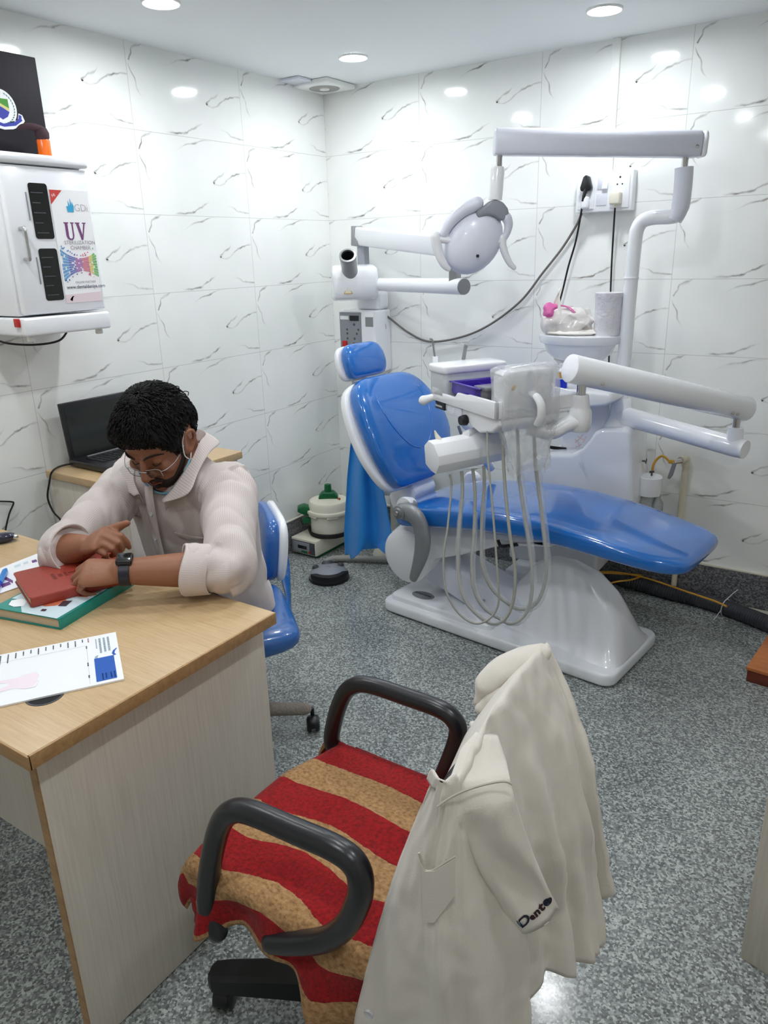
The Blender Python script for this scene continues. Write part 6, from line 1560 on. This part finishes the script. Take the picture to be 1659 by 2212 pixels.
def chest(x, z, e=.004):
    P = spline([q[0] for q in TR], 5); W = spline([(q[1], q[2], 0) for q in TR], 5)
    for p, w, p2, w2 in zip(P, W, P[1:], W[1:]):
        if p.z <= z <= p2.z:
            t = (z-p.z)/(p2.z-p.z); c = lerp(p, p2, t); w = lerp(w, w2, t)
            k = min(abs((x-c.x)/(w.x+.006)), .999); return V((x, c.y-(w.y+.006)*(1-k**(2/.85))**(.85/2)-e, z))
    return V((x, -2.02, z))
pxz = [(lerp(.898, .922, (z-.6)/.38), z) for z in [.58+.02*i for i in range(20)]]
pkt = MB(); v_ = []
for x, z in pxz: v_ += [chest(x-.016, z, .0105), chest(x+.016, z, .0115)]
pkt.add(v_, [(2*i, 2*i+1, 2*i+3, 2*i+2) for i in range(len(pxz)-1)], 0, [(.0 if i % 2 == 0 else .032)*1.9 for i in range(len(v_))])
build('placket', pkt, 'shirt', man, attr='stripe', mods=[SOLID(.003, 0)])
for z in (.63, .70, .775, .85):
    x = lerp(.898, .922, (z-.6)/.38); p = chest(x, z, .0125); n = V((0, -1, .25)).normalized()
    build('button', MB().lathe([(1e-4, .0015), (.0028, .001), (.0042, .0028), (.0056, .0024), (.0060, 0), (1e-4, 0)], p, n, 16), 'rimclear', man)
pq = MB(); pts = [chest(.985+.011*i, .805-.0015*i, .009) for i in range(9)]; pq.tube(pts, .0022, 6)
build('pocket_edge', pq, 'thread', man)
# trousers and shoes
tr_ = MB()
for hp_, kn2, an in LEGS: limb(tr_, hp_, kn2, an+Z*.01, [.090, .085, .072, .066, .064, .062, .060])
tr_.ell(V((.895, -1.82, .56)), (.178, .128, .09))
remeshed('trousers', tr_, 'trouser', man, .010, 4)
for _, _, an in LEGS:
    s_ = MB(); s_.ell(an+V((0, -.055, -.052)), (.047, .135, .047), nu=24, nv=14, p=.75); s_.v = [p if p.z > .004 else V((p.x, p.y, .004)) for p in s_.v]; build('shoe', s_, 'shoe', man, sharp=70)
# watch on his left wrist
wd_ = (WLp-ELp).normalized(); wu = V((-.05, -.25, .96)); wu = (wu-wd_*wu.dot(wd_)).normalized(); ws = wd_.cross(wu); wc = lerp(ELp, WLp, .965)
bn2 = MB(); rings = []
for s, r in ((-.012, .0335), (-.011, .0355), (.011, .0350), (.012, .033), (.0, .031)):
    rings.append([wc+wd_*s+(wu*math.cos(a)*.92+ws*math.sin(a)*1.05)*r for a in (2*PI*j/36 for j in range(36))])
bn2.loft(rings, cap=False, closed=True)
wt = build('wrist_watch', bn2, 'watch', man)
build('watch_case', MB().box((-.018, -.020, .026), (.018, .020, .040), r=.005, ax=(wd_, ws, wu), org=wc), 'black', wt)
build('watch_face', MB().box((-.014, -.016, .0398), (.014, .016, .0406), r=.0002, ax=(wd_, ws, wu), org=wc), 'screen', wt)
# ------------------------------------------------------------------ camera, world, exposure
cd = bpy.data.cameras.new('camera'); co = bpy.data.objects.new('camera', cd); COL.objects.link(co)
cd.sensor_fit = 'VERTICAL'; cd.sensor_height = 24; cd.sensor_width = 24; cd.lens = FPX*24/2212; cd.clip_start = .05
mw = Matrix((CR, CU, -CF)).transposed().to_4x4(); mw.translation = CAM; co.matrix_world = mw
SC.camera = co
w = bpy.data.worlds.new('world'); SC.world = w; w.use_nodes = True
w.node_tree.nodes['Background'].inputs[0].default_value = (.8, .85, .9, 1); w.node_tree.nodes['Background'].inputs[1].default_value = .05
vs = SC.view_settings; SC.display_settings.display_device = 'sRGB'; vs.view_transform = 'Standard'; vs.look = 'None'; vs.gamma = 1; vs.use_curve_mapping = False
vs.exposure = 0.2
SC.cycles.max_bounces = 10; SC.cycles.diffuse_bounces = 6; SC.cycles.glossy_bounces = 4; SC.cycles.transmission_bounces = 8; SC.cycles.transparent_max_bounces = 12
SC.cycles.use_denoising = True; SC.cycles.sample_clamp_indirect = 6; SC.cycles.caustics_reflective = False; SC.cycles.caustics_refractive = False
